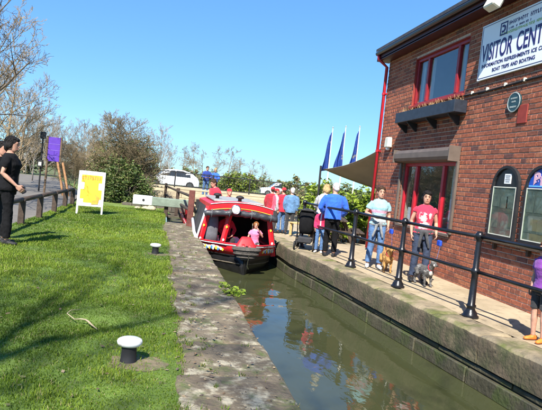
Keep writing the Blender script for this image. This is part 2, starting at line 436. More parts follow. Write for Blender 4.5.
# lawn on the left bank
def lawn_z(x, y):
    a = .02 * noise.noise(Vector((x * .9, y * .9, 3))) + .035 * noise.noise(Vector((x * .25, y * .25, 8)))
    a -= .10 * max(0, y - 19.5) / 3 if y > 19.5 else 0
    edge = min(1, max(0, (.18 - x) / .5))
    return a * (.3 + .7 * edge) + .012 * edge
def lawn_edge(y): return bank_x(y) - .80 + .06 * noise.noise(Vector((y * 1.7, 2, 5))) + .03 * noise.noise(Vector((y * 6, 2, 5)))
def make_lawn():
    nx, ny = 46, 110; vs = []
    for j in range(ny):
        y = -5 + j * 28.5 / (ny - 1)
        e = lawn_edge(y)
        for i in range(nx):
            t = i / (nx - 1); x = e - (1 - t) ** 1.5 * (e + 3.25)
            vs.append((x, y, lawn_z(x, y)))
    fs = [(j * nx + i, j * nx + i + 1, (j + 1) * nx + i + 1, (j + 1) * nx + i) for j in range(ny - 1) for i in range(nx - 1)]
    mb = MB(); mb.add(vs, fs); return tag(mb.build('lawn', M['lawn'], smooth=True), kind='structure')
make_lawn()
for bx_, by_, r_ in ((-.08, 4.28, .22), (.0, 9.9, .2)):
    mb = MB(); n = 20; q_ = []
    for k in range(n):
        a = 6.2832 * k / n; rr_ = r_ * (1 + .35 * hsh(math.cos(a) * 2, math.sin(a) * 2, by_)); q_.append((bx_ + rr_ * 1.1 * math.cos(a), by_ + rr_ * .8 * math.sin(a)))
    mb.add([(bx_, by_, lawn_z(bx_, by_) + .006)] + [(x, y, lawn_z(x, y) + .003) for x, y in q_], [(0, 1 + k, 1 + (k + 1) % n) for k in range(n)])
    tag(mb.build('bare_soil', layer(mat('worn_soil', (.17, .135, .08), 1, .3, 8, .8, 40), (.10, .14, .03), 14, .5, .6)), kind='structure')
# far verge and footpath beyond the knee rail
mb = MB(); pts = [(-3.22, -5), (-3.22, 19), (-3.6, 24), (-4.6, 30), (-6.6, 38), (-9, 47)]
vs = []; fs = []
for i, (x, y) in enumerate(pts):
    w = 3.4 if y < 25 else 3.0
    vs += [(x, y, -.006), (x - w, y, .0)]
for i in range(len(pts) - 1): fs.append((2 * i, 2 * i + 2, 2 * i + 3, 2 * i + 1))
mb.add(vs, fs); tag(mb.build('footpath', M['tarmac']), kind='structure')
mb = MB(); vs = []; fs = []
for i, (x, y) in enumerate([(-6.65, -5), (-6.65, 19), (-7.0, 24), (-7.7, 30), (-9.7, 38), (-12, 47)]):
    vs += [(x, y, -.01), (x - 6, y, .25)]
for i in range(5): fs.append((2 * i, 2 * i + 2, 2 * i + 3, 2 * i + 1))
mb.add(vs, fs)
vs = []; fs = []
for i, (x, y) in enumerate([(-3.2, 19.5), (-3.55, 24), (-4.5, 30), (-6.5, 38)]):
    vs += [(x + .05, y, -.012), (x + 3.5, y, -.04)]
for i in range(3): fs.append((2 * i, 2 * i + 1, 2 * i + 3, 2 * i + 2))
mb.add(vs, fs); tag(mb.build('grass_verge', mat('verge', (.14, .20, .035), 1, .3, 2, .5, 20)), kind='structure')

# grass blades
def blades(name, n, xr, yr, h, w, seed, edge=True):
    rg = np.random.default_rng(seed)
    y = rg.uniform(yr[0], yr[1], n)
    e = np.interp(y, np.linspace(-5, 24, 300), [lawn_edge(q) for q in np.linspace(-5, 24, 300)])
    x = xr[0] + (e + .02 - xr[0]) * rg.uniform(0, 1, n)
    # tufts: thin out by a noise
    d = np.array([noise.noise(Vector((a * 2.2, b * 2.2, 1.5))) for a, b in zip(x, y)])
    d2 = np.array([noise.noise(Vector((a * .7, b * .7, 7.5))) for a, b in zip(x, y)])
    keep = rg.uniform(0, 1, n) < .85 + .5 * d
    for bx_, by_ in ((-.16, 4.31), (-.07, 9.94)):             # worn bare soil round the bollards
        rr_ = np.hypot((x - bx_ - .08) / 1.3, y - by_ + .02); keep &= rg.uniform(0, 1, n) < np.clip((rr_ - .10) / .22, .12, 1)
    x, y, d, d2 = x[keep], y[keep], d[keep], d2[keep]; n = len(x)
    z = np.array([lawn_z(a, b) for a, b in zip(x, y)])
    hh = h * rg.uniform(.45, 1.25, n) * np.clip(1 + 1.0 * d + .5 * d2, .6, 2); ww = w * rg.uniform(.7, 1.3, n)
    an = rg.uniform(0, 6.283, n); ln = rg.uniform(.15, .95, n) * hh; la = rg.uniform(0, 6.283, n)
    ux, uy = np.cos(an) * ww / 2, np.sin(an) * ww / 2
    lx, ly = np.cos(la) * ln, np.sin(la) * ln
    v = np.empty((n, 5, 3))
    v[:, 0] = np.stack([x - ux, y - uy, z - .005], 1); v[:, 1] = np.stack([x + ux, y + uy, z - .005], 1)
    v[:, 2] = np.stack([x + ux * .8 + lx * .35, y + uy * .8 + ly * .35, z + hh * .6], 1); v[:, 3] = np.stack([x - ux * .8 + lx * .35, y - uy * .8 + ly * .35, z + hh * .6], 1)
    v[:, 4] = np.stack([x + lx, y + ly, z + hh], 1)
    b = np.arange(n) * 5
    f = np.concatenate([np.stack([b, b + 1, b + 2], 1), np.stack([b, b + 2, b + 3], 1), np.stack([b + 3, b + 2, b + 4], 1)])
    tone = np.clip(rg.normal(.5 + 1.3 * d2 + .45 * d, .30, n), 0, .999); mi = (tone * 4).astype(int); mi[rg.uniform(0, 1, n) < .04] = 4
    return v.reshape(-1, 3), f, np.tile(mi, 3)
GRASS = [mat('grass_%d' % i, c, .55, .2, 3, trans=.3, spec=.3) for i, c in enumerate([(.085, .145, .012), (.12, .195, .016), (.16, .24, .02), (.21, .285, .03), (.30, .26, .12)])]
parts = [blades('', 95000, (-3.2, 0), (2.7, 6.5), .022, .006, 1), blades('', 60000, (-3.3, 0), (6.5, 12), .032, .008, 2), blades('', 52000, (-3.2, 0), (12, 22.5), .036, .013, 3)]
off = 0; V = []; Fa = []; Mi = []
for v, f, mi in parts:
    V.append(v); Fa.append(f + off); Mi.append(mi); off += len(v)
tag(link('grass', np_mesh('grass', np.concatenate(V), np.concatenate(Fa), GRASS, np.concatenate(Mi))), 'short mown green grass covering the canal bank lawn', 'grass', kind='stuff')

# ------------------------------------------------------------------ stones
def rough_block(quad, z0, z1, seed, nx=6, ny=8, amp=.012, rnd_edge=.03):
    """worn stone: four plan corners (a along inner edge...), top bulged and rounded at the rim"""
    a, b, c, d = [Vector((*q, 0)) for q in quad]          # a-b near end, d-c far end
    vs = []; fs = []
    def P(u, v): return (a * (1 - u) + b * u) * (1 - v) + (d * (1 - u) + c * u) * v
    us = [0, .03, .1] + [i / (nx) for i in range(1, nx)] + [.9, .97, 1]; us = sorted(set(round(q, 3) for q in us))
    vv = [0, .02, .06] + [i / (ny) for i in range(1, ny)] + [.94, .98, 1]; vv = sorted(set(round(q, 3) for q in vv))
    L1 = (b - a).length; L2 = (d - a).length
    for v in vv:
        for u in us:
            q = P(u, v); e = min(u * L1, (1 - u) * L1, v * L2, (1 - v) * L2)
            t = max(0, 1 - e / rnd_edge); dz = -rnd_edge * .6 * t * t
            n_ = noise.noise(Vector((q.x * 5, q.y * 5, seed * 3.1))) * amp + noise.noise(Vector((q.x * 17, q.y * 17, seed))) * amp * .45
            vs.append((q.x, q.y, z1 + dz + n_))
    n, m = len(us), len(vv)
    fs += [(j * n + i, j * n + i + 1, (j + 1) * n + i + 1, (j + 1) * n + i) for j in range(m - 1) for i in range(n - 1)]
    rim = [j * n + 0 for j in range(m)][::-1] + [i for i in range(1, n)] + [j * n + n - 1 for j in range(1, m)] + [(m - 1) * n + i for i in range(n - 2, 0, -1)]
    prev = rim
    for lv in range(1, 5):
        zz = z1 - rnd_edge * .6 + (z0 - z1 + rnd_edge * .6) * lv / 4; o = len(vs); ring = []
        for k, ri in enumerate(rim):
            x, y, _ = vs[ri]
            nn = noise.noise(Vector((x * 6, y * 6, zz * 7 + seed))) * amp * 1.3 + noise.noise(Vector((x * 15, y * 15, zz * 19 + seed))) * amp * .8
            cx_, cy_ = (a + b + c + d).x / 4, (a + b + c + d).y / 4
            dd = Vector((x - cx_, y - cy_)); dd = Vector((1 if dd.x > 0 else -1, 0)) if abs(dd.x) > .2 else Vector((0, 0))
            vs.append((x + dd.x * nn * (1 if lv < 4 else .5), y, zz)); ring.append(o + k)
        for k in range(len(rim)):
            k2 = (k + 1) % len(rim); fs.append((prev[k], ring[k], ring[k2], prev[k2]))
        prev = ring
    mb = MB(); mb.add(vs, fs); return mb

def shade_auto(o, ang=40):
    o.data.polygons.foreach_set('use_smooth', [True] * len(o.data.polygons)); o.data.set_sharp_from_angle(angle=R(ang)); return o

cop = tag(link('bank_coping', None), kind='structure'); cop.location = (0, 0, 0)
y = -3.0; k = 0
while y < 16.2:
    ln = rnd.uniform(.75, 1.35); y2 = min(y + ln, 16.4); g = .012
    e0, e1 = bank_x(y), bank_x(y2); w0 = .86
    s = rough_block([(e0 - w0, y + g), (e0 + rnd.uniform(-.012, .012), y + g), (e1 + rnd.uniform(-.012, .012), y2 - g), (e1 - w0, y2 - g)], -.33, .0 + rnd.uniform(-.014, .012), k, amp=.016)
    shade_auto(s.build('stone', M['stone'], cop), 50); y = y2; k += 1
mb = MB(); mb.box((.55, 6, -.06), (.6, 20, .06)); mb.build('joint_bed', M['soil'], cop)
# left wall under the coping
lw = thing('lock_wall', (.5, 8, -1), 'dark wet stone wall under the left bank coping beside the boat', 'wall')
for c in range(2):
    y = -3.0 + c * .4
    while y < 27:
        y2 = y + rnd.uniform(.7, 1.2)
        e = bank_x((y + y2) / 2)
        mb = MB(); mb.box((e - .26 - .5, (y + y2) / 2 - 8, -.335 - .17 - .36 * c + 1), (.5, y2 - y - .02, .33), b=.015); mb.build('stone', M['wall_stone'], lw); y = y2

# right quay
def make_towpath():
    ys = np.arange(-6, 40.1, .5); vs = []; fs = []; nx = 10
    for yy in ys:
        e = quay_x(yy) + .44; far = 5.47 if yy < 13.2 else (5.47 + (yy - 13.2) * 6 if yy < 14 else 14)
        for i in range(nx):
            x = e + (far - e) * i / (nx - 1); vs.append((x, yy, tz(yy) - .004 + .010 * noise.noise(Vector((x * 1.2, yy * 1.2, 4)))))
    for j in range(len(ys) - 1):
        for i in range(nx - 1): fs.append((j * nx + i, j * nx + i + 1, (j + 1) * nx + i + 1, (j + 1) * nx + i))
    mb = MB(); mb.add(vs, fs); return tag(mb.build('towpath', M['towpath'], smooth=True), kind='structure')
make_towpath()
qw = thing('quay_wall', (4.2, 8, -.66), 'mossy sandstone quay wall with thick coping stones under the black railing', 'wall')
y = -3.0; k = 50
while y < 24:
    ln = rnd.uniform(.95, 1.6); y2 = y + ln; g = .008
    e0, e1 = quay_x(y), quay_x(y2)
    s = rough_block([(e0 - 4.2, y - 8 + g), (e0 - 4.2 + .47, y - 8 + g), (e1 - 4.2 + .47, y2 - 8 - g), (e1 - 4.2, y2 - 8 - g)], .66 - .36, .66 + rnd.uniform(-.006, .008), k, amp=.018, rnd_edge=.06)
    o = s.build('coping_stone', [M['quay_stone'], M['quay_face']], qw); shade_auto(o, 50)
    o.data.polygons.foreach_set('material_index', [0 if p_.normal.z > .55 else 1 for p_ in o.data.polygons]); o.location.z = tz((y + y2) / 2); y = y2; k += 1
for c, (zc, hh, inset) in enumerate([(-.42, .07, .035), (-.565, .21, .0), (-.80, .25, .01), (-1.06, .25, .01)]):
    y = -3.0 + .3 * c
    while y < 24:
        y2 = y + rnd.uniform(.8, 1.5)
        for q in ((y, y2),):
            e0, e1 = quay_x(q[0]), quay_x(q[1]); yaw = math.atan2(-(e1 - e0), q[1] - q[0])
            mb = MB(); mb.box(((e0 + e1) / 2 + inset + .25 - 4.2 + rnd.uniform(-.006, .006), (q[0] + q[1]) / 2 - 8, zc + .66), (.5, q[1] - q[0] - .016, hh - .012), Matrix.Rotation(yaw, 3, 'Z'), b=.012)
            mb.build('stone', M['wall_stone'], qw)
        y = y2
mb = MB()
for yy in np.arange(-3, 24, 1.0):
    e0, e1 = quay_x(yy), quay_x(yy + 1)
    mb.add([(e0 - 4.2 + .07, yy - 8, -.6), (e1 - 4.2 + .07, yy - 7, -.6), (e1 - 4.2 + .07, yy - 7, .6), (e0 - 4.2 + .07, yy - 8, .6)], [(0, 1, 2, 3)])
mb.build('joint_backing', M['soil'], qw)

# ================================================================== VISITOR CENTRE
WX = 5.45                       # face of the brickwork
WY0, WY1, WZ1 = 3.4, 13.42, 4.99
bld = thing('visitor_centre', (WX, WY1, 0), 'two-storey red brick visitor centre with red window frames beside the towpath', 'building')
BO = Vector((WX, WY1, 0))
def bl(x, y, z): return (x - BO.x, y - BO.y, z - BO.z)
OPEN = [(9.55, 11.82, 3.62, 4.72), (9.45, 11.85, .88, 2.30)]          # y0, y1, z0, z1
def solid_wall():
    mb = MB(); ys = sorted({WY0, WY1} | {q for o in OPEN for q in o[:2]}); zs = sorted({-.1, WZ1} | {q for o in OPEN for q in o[2:]})
    for i in range(len(ys) - 1):
        for j in range(len(zs) - 1):
            cy, cz = (ys[i] + ys[i + 1]) / 2, (zs[j] + zs[j + 1]) / 2
            if any(o[0] < cy < o[1] and o[2] < cz < o[3] for o in OPEN): continue
            mb.box(bl(WX + .011 + .14, cy, cz), (.28, ys[i + 1] - ys[i], zs[j + 1] - zs[j]))
    mb.box(bl(WX + 3.6, WY1 - .12, WZ1 / 2 - .05), (6.6, .24, WZ1 + .1))
    mb.box(bl(WX + 3.6, WY0 + .12, WZ1 / 2 - .05), (6.6, .24, WZ1 + .1))
    mb.box(bl(WX + 7.0, (WY0 + WY1) / 2, WZ1 / 2 - .05), (.24, WY1 - WY0, WZ1 + .1))
    return mb.build('wall', M['mortar'], bld)
wall = solid_wall()
# bricks: courses of stretchers with a course of headers every fourth
CO, LE = .085, .258
bricks = []
def bricks_in(z0, z1, hd, c):
    L_ = LE / 2 if hd else LE
    y = WY0 - (L_ / 2 if (c % 2) else 0)
    while y < WY1:
        a, b = max(y, WY0), min(y + L_, WY1); y += L_
        segs = [(a + .0075, b - .0075)]
        for o in OPEN:
            if o[2] < z1 - .01 and o[3] > z0 + .01:
                new = []
                for (p, q) in segs:
                    if q <= o[0] or p >= o[1]: new.append((p, q)); continue
                    if p < o[0] - .03: new.append((p, o[0]))
                    if q > o[1] + .03: new.append((o[1], q))
                segs = new
        for p, q in segs:
            if q - p > .03: bricks.append((p, q, z0 + .0075, z1 - .0075))
c = 0; z = -.06
while z < WZ1 - .02:
    bricks_in(z, min(z + CO, WZ1), c % 4 == 3, c); z += CO; c += 1
def tint(rg): return rg.choices(range(6), weights=[30, 24, 16, 15, 5, 14])[0]
brg = random.Random(3)
camv = Vector((0, 0, CAM_H))
def in_view(b):
    p_ = Vector((WX, (b[0] + b[1]) / 2, (b[2] + b[3]) / 2)); d = p_ - camv
    f = d.dot(_f); u = d.dot(_r) / f * F_PX; v = -d.dot(_u) / f * F_PX
    return (abs(u) < 268 and abs(v) < 202, (b[1] - b[0]) / d.length ** 2)
order = sorted(range(len(bricks)), key=lambda i: (not in_view(bricks[i])[0], -in_view(bricks[i])[1]))
near = set(order[:300])
cache = {}; rest = MB()
for i, (p, q, z0, z1) in enumerate(bricks):
    t = tint(brg); pr = brg.uniform(-.0025, .003)
    key = (round(q - p, 3), round(z1 - z0, 3), t)
    if i in near:
        if key not in cache:
            mb = MB(); mb.box((0, 0, 0), (.06, q - p, z1 - z0), b=.004)
            me = bpy.data.meshes.new('brick'); me.from_pydata(mb.v, [], mb.f); me.materials.append(BRICKS[t]); cache[key] = me
        o = link('brick', cache[key], wall)
        o.location = bl(WX + .03 + pr, (p + q) / 2, (z0 + z1) / 2)
    else:
        rest.mi = t; rest.box(bl(WX + .03 + pr, (p + q) / 2, (z0 + z1) / 2), (.06, q - p, z1 - z0), b=.004)
tag(rest.build('brickwork', BRICKS, wall, fixn=False), kind='stuff')
# corner return so that the end wall reads as brick too
# rooms behind the windows
for (y0, y1, z0, z1) in OPEN:
    mb = MB()
    mb.box(bl(WX + 2.6, (y0 + y1) / 2, (z0 + z1) / 2), (.05, y1 - y0 + 2.4, z1 - z0 + 1.2))
    mb.box(bl(WX + 1.45, (y0 + y1) / 2, z0 - .62), (2.3, y1 - y0 + 2.4, .05)); mb.box(bl(WX + 1.45, (y0 + y1) / 2, z1 + .62), (2.3, y1 - y0 + 2.4, .05))
    for yy in (y0 - 1.2, y1 + 1.2): mb.box(bl(WX + 1.45, yy, (z0 + z1) / 2), (2.3, .05, z1 - z0 + 1.2))
    mb.build('room', M['room'], bld)
def window(y0, y1, z0, z1, muls, fm, cur):
    xf = WX + .085
    w = MB(); fw = .075
    w.box(bl(xf, (y0 + y1) / 2, z0 + fw / 2), (.07, y1 - y0, fw), b=.006); w.box(bl(xf, (y0 + y1) / 2, z1 - fw / 2), (.07, y1 - y0, fw), b=.006)
    for yy in (y0 + fw / 2, y1 - fw / 2): w.box(bl(xf + .001, yy, (z0 + z1) / 2), (.07, fw, z1 - z0 - 2 * fw), b=.006)
    for yy in muls: w.box(bl(xf - .004, yy, (z0 + z1) / 2), (.075, fw * 1.15, z1 - z0 - 2 * fw), b=.006)
    wo_ = w.build('window', fm, bld)
    ed = [y0 + fw] + sorted(muls) + [y1 - fw]
    for a, b in zip(ed[:-1], ed[1:]):
        g = MB(); g.box(bl(xf + .012, (a + b) / 2, (z0 + z1) / 2), (.008, b - a, z1 - z0 - 2 * fw)); g.build('pane', M['glass'], wo_)
    for a, b in cur:
        g = MB(); n = 9; vs = []
        for k in range(n):
            yy = a + (b - a) * k / (n - 1); xx = xf + .14 + .03 * math.sin(k * 2.4)
            vs += [bl(xx, yy, z0 + .05), bl(xx, yy, z1 - .05)]
        g.add(vs, [(2 * k, 2 * k + 2, 2 * k + 3, 2 * k + 1) for k in range(n - 1)])
        g.build('curtain', M['curtain'], wo_, smooth=True)
    s_ = MB(); s_.box(bl(WX + .04, (y0 + y1) / 2, z0 - .03), (.18, y1 - y0 + .06, .055), b=.006); s_.build('sill', M['vent_tile'] if z0 > 2 else M['shutter'], wo_)
    return wo_
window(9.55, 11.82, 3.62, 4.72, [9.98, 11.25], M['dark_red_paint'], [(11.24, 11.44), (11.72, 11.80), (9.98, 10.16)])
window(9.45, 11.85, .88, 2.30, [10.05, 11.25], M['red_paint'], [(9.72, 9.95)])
# papers and poster in the lower window
mb = MB(); mb.box(bl(WX + .16, 9.72, 1.35), (.004, .26, .42)); mb.box(bl(WX + .165, 11.55, 1.1), (.004, .3, .36)); mb.build('window_poster', M['sign_white'], bld)
for (y0, y1, z0, z1) in OPEN:
    mb = MB()
    for yy in (y0 - .006, y1 + .006): mb.box(bl(WX + .075, yy, (z0 + z1) / 2), (.14, .024, z1 - z0))
    mb.box(bl(WX + .075, (y0 + y1) / 2, z1 + .006), (.14, y1 - y0 + .024, .024))
    mb.build('reveal', M['vent_tile'] if z0 > 2 else M['shutter'], bld)
# roller shutter box, guide rail
mb = MB(); prof = [(-.012, .01), (-.20, .03), (-.235, .09), (-.235, .20), (-.20, .27), (-.012, .285)]
mb.prism(prof, 2.52, lambda a, b, h: bl(WX + a, 9.41 + h, 2.29 + b)); sb = mb.build('shutter_box', M['shutter'], bld)
for yy in (9.40, 11.94): mb = MB(); mb.box(bl(WX - .125, yy, 2.435), (.245, .03, .30), b=.006); mb.build('end_cap', M['shutter'], sb)
for yy in (9.40, 11.92):
    mb = MB(); mb.box(bl(WX - .028, yy, 1.59), (.05, .07, 1.42), b=.006); mb.build('shutter_guide', M['shutter'], bld)
# eave, fascia, gutter, roof
mb = MB(); mb.box(bl(WX - .11, (WY0 + WY1) / 2 + .05, WZ1 + .022), (.34, WY1 - WY0 + .3, .05)); mb.build('soffit', M['eave_paint'], bld)
mb = MB(); mb.box(bl(WX - .265, (WY0 + WY1) / 2 + .05, WZ1 + .12), (.03, WY1 - WY0 + .3, .20)); mb.build('fascia', M['eave_paint'], bld)
mb = MB(); mb.tube([bl(WX - .325, WY0 - .1, WZ1 + .17), bl(WX - .325, WY1 + .1, WZ1 + .17)], .055, 10); mb.build('gutter', M['black_paint'], bld)
mb = MB()
mb.prism([(-.36, .22), (3.6, 2.4), (7.6, .22), (7.6, .29), (3.6, 2.49), (-.36, .29)], WY1 - WY0 + .32, lambda a, b, h: bl(WX + a, WY0 - .2 + h, WZ1 + b)); rf = mb.build('roof', M['slate'], bld)
for yy in (WY0 + .02, WY1 - .22):
    mb = MB(); mb.prism([(.02, 0), (7.1, 0), (3.6, 2.15)], .2, lambda a, b, h: bl(WX + a, yy + h, WZ1 + b)); mb.build('gable', BRICKS[1], bld)
# downpipe
mb = MB(); px_, py_ = WX - .07, WY1 - .02
mb.tube([bl(WX - .32, py_ + .03, WZ1 + .13), bl(WX - .30, py_ + .03, WZ1 + .02), bl(px_, py_, WZ1 - .16), bl(px_, py_, .05)], .042, 10)
dp = mb.build('downpipe', M['red_paint'], bld, smooth=True)
for zz in (1.2, 2.6, 4.1):
    mb = MB(); mb.tube([bl(px_, py_, zz), bl(px_, py_, zz + .06)], .055, 10); mb.box(bl(px_ + .03, py_, zz + .03), (.07, .15, .03)); mb.build('pipe_bracket', M['red_paint'], dp)
# dark cable with clips
mb = MB(); mb.tube([bl(WX - .02, 9.5 - .02, 3.56), bl(WX - .02, 8.6, 3.545), bl(WX - .02, 7.6, 3.565), bl(WX - .02, WY0, 3.60)], .018, 6); cb = mb.build('cable', M['black_matt'], bld)
for yy in (9.2, 8.72, 8.2, 7.7, 7.2):
    mb = MB(); mb.box(bl(WX - .02, yy, 3.575), (.05, .035, .06), b=.006); mb.build('clip', M['lamp_grey'], cb)
# vent tile set in the wall
mb = MB(); mb.box(bl(WX + .02, 7.68, 3.03), (.07, .235, .30), b=.006); mb.build('vent_tile', M['vent_tile'], bld)

# window planter on brackets
pl = thing('window_planter', (WX, 10.66, 3.24), 'long dark painted planter trough on brackets under the upper window', 'planter')
mb = MB(); mb.box((-.15, 0.0, .09), (.27, 2.66, .24), b=.01); mb.build('trough', M['box_paint'], pl)
for yy in (-1.1, -.2, .7, 1.2):
    mb = MB(); mb.prism([(0, -.05), (-.24, -.035), (-.24, -.06), (-.03, -.24), (0, -.24)], .04, lambda a, b, h: (a - .013, yy + h, b)); mb.build('bracket', M['black_matt'], pl)
mb = MB(); pr_ = random.Random(5)
for k in range(260):
    yy = pr_.uniform(-1.28, 1.28); xx = -.15 + pr_.uniform(-.1, .1); h = pr_.uniform(.03, .12) * (1 + .6 * hsh(yy * 3))
    dx, dy = pr_.uniform(-.04, .04), pr_.uniform(-.05, .05); w = pr_.uniform(.006, .014)
    mb.add([(xx - w, yy - w, .2), (xx + w, yy + w, .2), (xx + dx + w, yy + dy, .2 + h * .7), (xx + dx * 1.6, yy + dy * 1.6, .2 + h)], [(0, 1, 2), (0, 2, 3)])
tag(mb.build('dry_plants', mat('dry_plant', (.26, .16, .08), .9, .4, 8), pl, fixn=False), kind='stuff')

# big sign
def text_line(words, size, m, parent, x, y0, z, width, bold):
    os_ = [text_mesh('lettering', w, size, m, parent, (x, 0, z), (0, -1, 0), (0, 0, 1), bold=bold) for w in words]
    ws = [max(v.co.x for v in o.data.vertices) for o in os_]; gap = size * .42; k = width / (sum(ws) + gap * (len(ws) - 1)); y = y0
    for o, w in zip(os_, ws):
        o.matrix_local = Matrix(((0, 0, -1, x), (-k, 0, 0, y), (0, 1, 0, z), (0, 0, 0, 1))); y -= (w + gap) * k
sg = thing('visitor_centre_sign', (WX - .012, 9.06, 3.76), 'large white sign lettered VISITOR CENTRE on the brick wall', 'sign')
mb = MB(); mb.box((-.02, -1.03, .5), (.03, 2.06, 1.0), b=.004); mb.build('board', M['sign_white'], sg)
mb = MB()
for zz in (.035, .965): mb.box((-.037, -1.03, zz), (.004, 1.98, .009))
for yy in (-.035, -2.025): mb.box((-.0375, yy, .5), (.004, .009, .93))
mb.build('border', M['sign_navy'], sg)
AX, AY = (0, -1, 0), (0, 0, 1)
text_line(['VISITOR', 'CENTRE'], .43, M['sign_navy'], sg, -.037, -.075, .335, 1.88, .005)
text_line(['INFORMATION', 'REFRESHMENTS', 'ICE', 'CREAM'], .088, M['sign_navy'], sg, -.037, -.11, .215, 1.82, .0005)
text_line(['BOAT', 'TRIPS', 'AND', 'BOATING'], .088, M['sign_navy'], sg, -.037, -.45, .10, 1.12, .0005)
mb = MB()                                     # square emblem with a hooked D inside
def ring_rect(mb, y, z, w, h, t):
    mb.box((-.0375, y, z + h / 2 - t / 2), (.005, w, t)); mb.box((-.0375, y, z - h / 2 + t / 2), (.005, w, t))
    for q in (-1, 1): mb.box((-.0375, y + q * (w / 2 - t / 2), z), (.005, t, h - 2 * t))
ring_rect(mb, -.66, .80, .20, .22, .022)
dpoly = [(-.05, -.065), (.01, -.065), (.05, -.03), (.05, .03), (.01, .065), (-.05, .065), (-.05, .03), (.0, .03), (.015, .012), (.015, -.012), (0, -.03), (-.05, -.03)]
mb.prism(dpoly, .005, lambda a, b, h: (-.036 - h, -.66 - a, .80 + b)); mb.build('emblem', M['sign_navy'], sg)
def scribble(mb, y0, y1, z, h, seed, dens=.75):
    q = random.Random(seed); y = y0
    while y > y1:
        w = h * q.uniform(.35, .7); hh = h * q.uniform(.6, 1)
        if q.random() < dens:
            mb.box((-.0375, y - w * .15, z), (.004, w * .28, hh)); mb.box((-.0376, y - w * .4, z + q.choice((-.3, 0, .3)) * h), (.004, w * .45, h * .2))
        y -= w
mb = MB(); scribble(mb, -.80, -1.62, .855, .075, 1, .9); scribble(mb, -.80, -1.35, .765, .04, 2); tag(mb.build('small_lettering', M['sign_navy'], sg), kind='stuff')
mb = MB(); scribble(mb, -.60, -1.65, .705, .055, 3, .9); tag(mb.build('small_lettering', M['sign_green'], sg), kind='stuff')

# floodlight above the sign
fl = thing('floodlight', (WX, 8.28, 5.0), 'pale boxy floodlight on a bracket above the white sign', 'lamp')
ry = Matrix.Rotation(R(25), 3, 'Y')
mb = MB(); mb.box((-.34, 0, -.03), (.16, .30, .36), ry, b=.02); mb.build('housing', M['lamp_grey'], fl)
mb = MB(); mb.box((-.265, 0, -.065), (.012, .25, .30), ry, b=.003); mb.build('lens', M['lamp_glass'], fl)
mb = MB(); mb.tube([(0, 0, .10), (-.15, 0, .14), (-.33, 0, .12)], .016, 8); mb.box((-.012, 0, .10), (.024, .1, .12)); mb.build('arm', M['black_matt'], fl)

# round plaque
pq = thing('round_plaque', (WX - .004, 7.90, 3.24), 'small round dark teal plaque with pale rim below the sign', 'plaque')
mb = MB(); mb.lathe([(.165, 0), (.165, -.025), (.15, -.032), (.02, -.032)], n=28, axis='x'); mb.build('disc', M['plaque'], pq)
mb = MB(); n = 28
mb.rings([[(-x_, r_ * math.cos(6.2832 * k / n), r_ * math.sin(6.2832 * k / n)) for k in range(n)] for x_, r_ in ((.03, .165), (.038, .160), (.038, .148), (.03, .145))], cap=False); mb.build('rim', M['plaque_rim'], pq)
mb = MB()
for zz, w in ((.065, .15), (.01, .09), (-.075, .16)):
    q = random.Random(int(w * 99)); y = w / 2
    while y > -w / 2:
        mb.box((-.0345, y, zz), (.004, .012, q.uniform(.02, .032))); mb.box((-.0346, y - .008, zz + q.choice((-.01, .008))), (.004, .012, .007)); y -= .021
tag(mb.build('lettering', M['plaque_rim'], pq), kind='stuff')

# alarm light box near the corner
ab = thing('alarm_box', (WX, 12.74, 2.82), 'small pale grey alarm box high on the wall near the red downpipe', 'alarm')
mb = MB(); mb.box((-.07, 0, 0), (.13, .22, .26), b=.02, t=.9); mb.build('case', M['lamp_grey'], ab)
mb = MB(); mb.lathe([(.05, -.13), (.05, -.17), (.035, -.19), (.01, -.195)], (-.07, 0, 0), 12); mb.build('lens', M['lamp_glass'], ab)

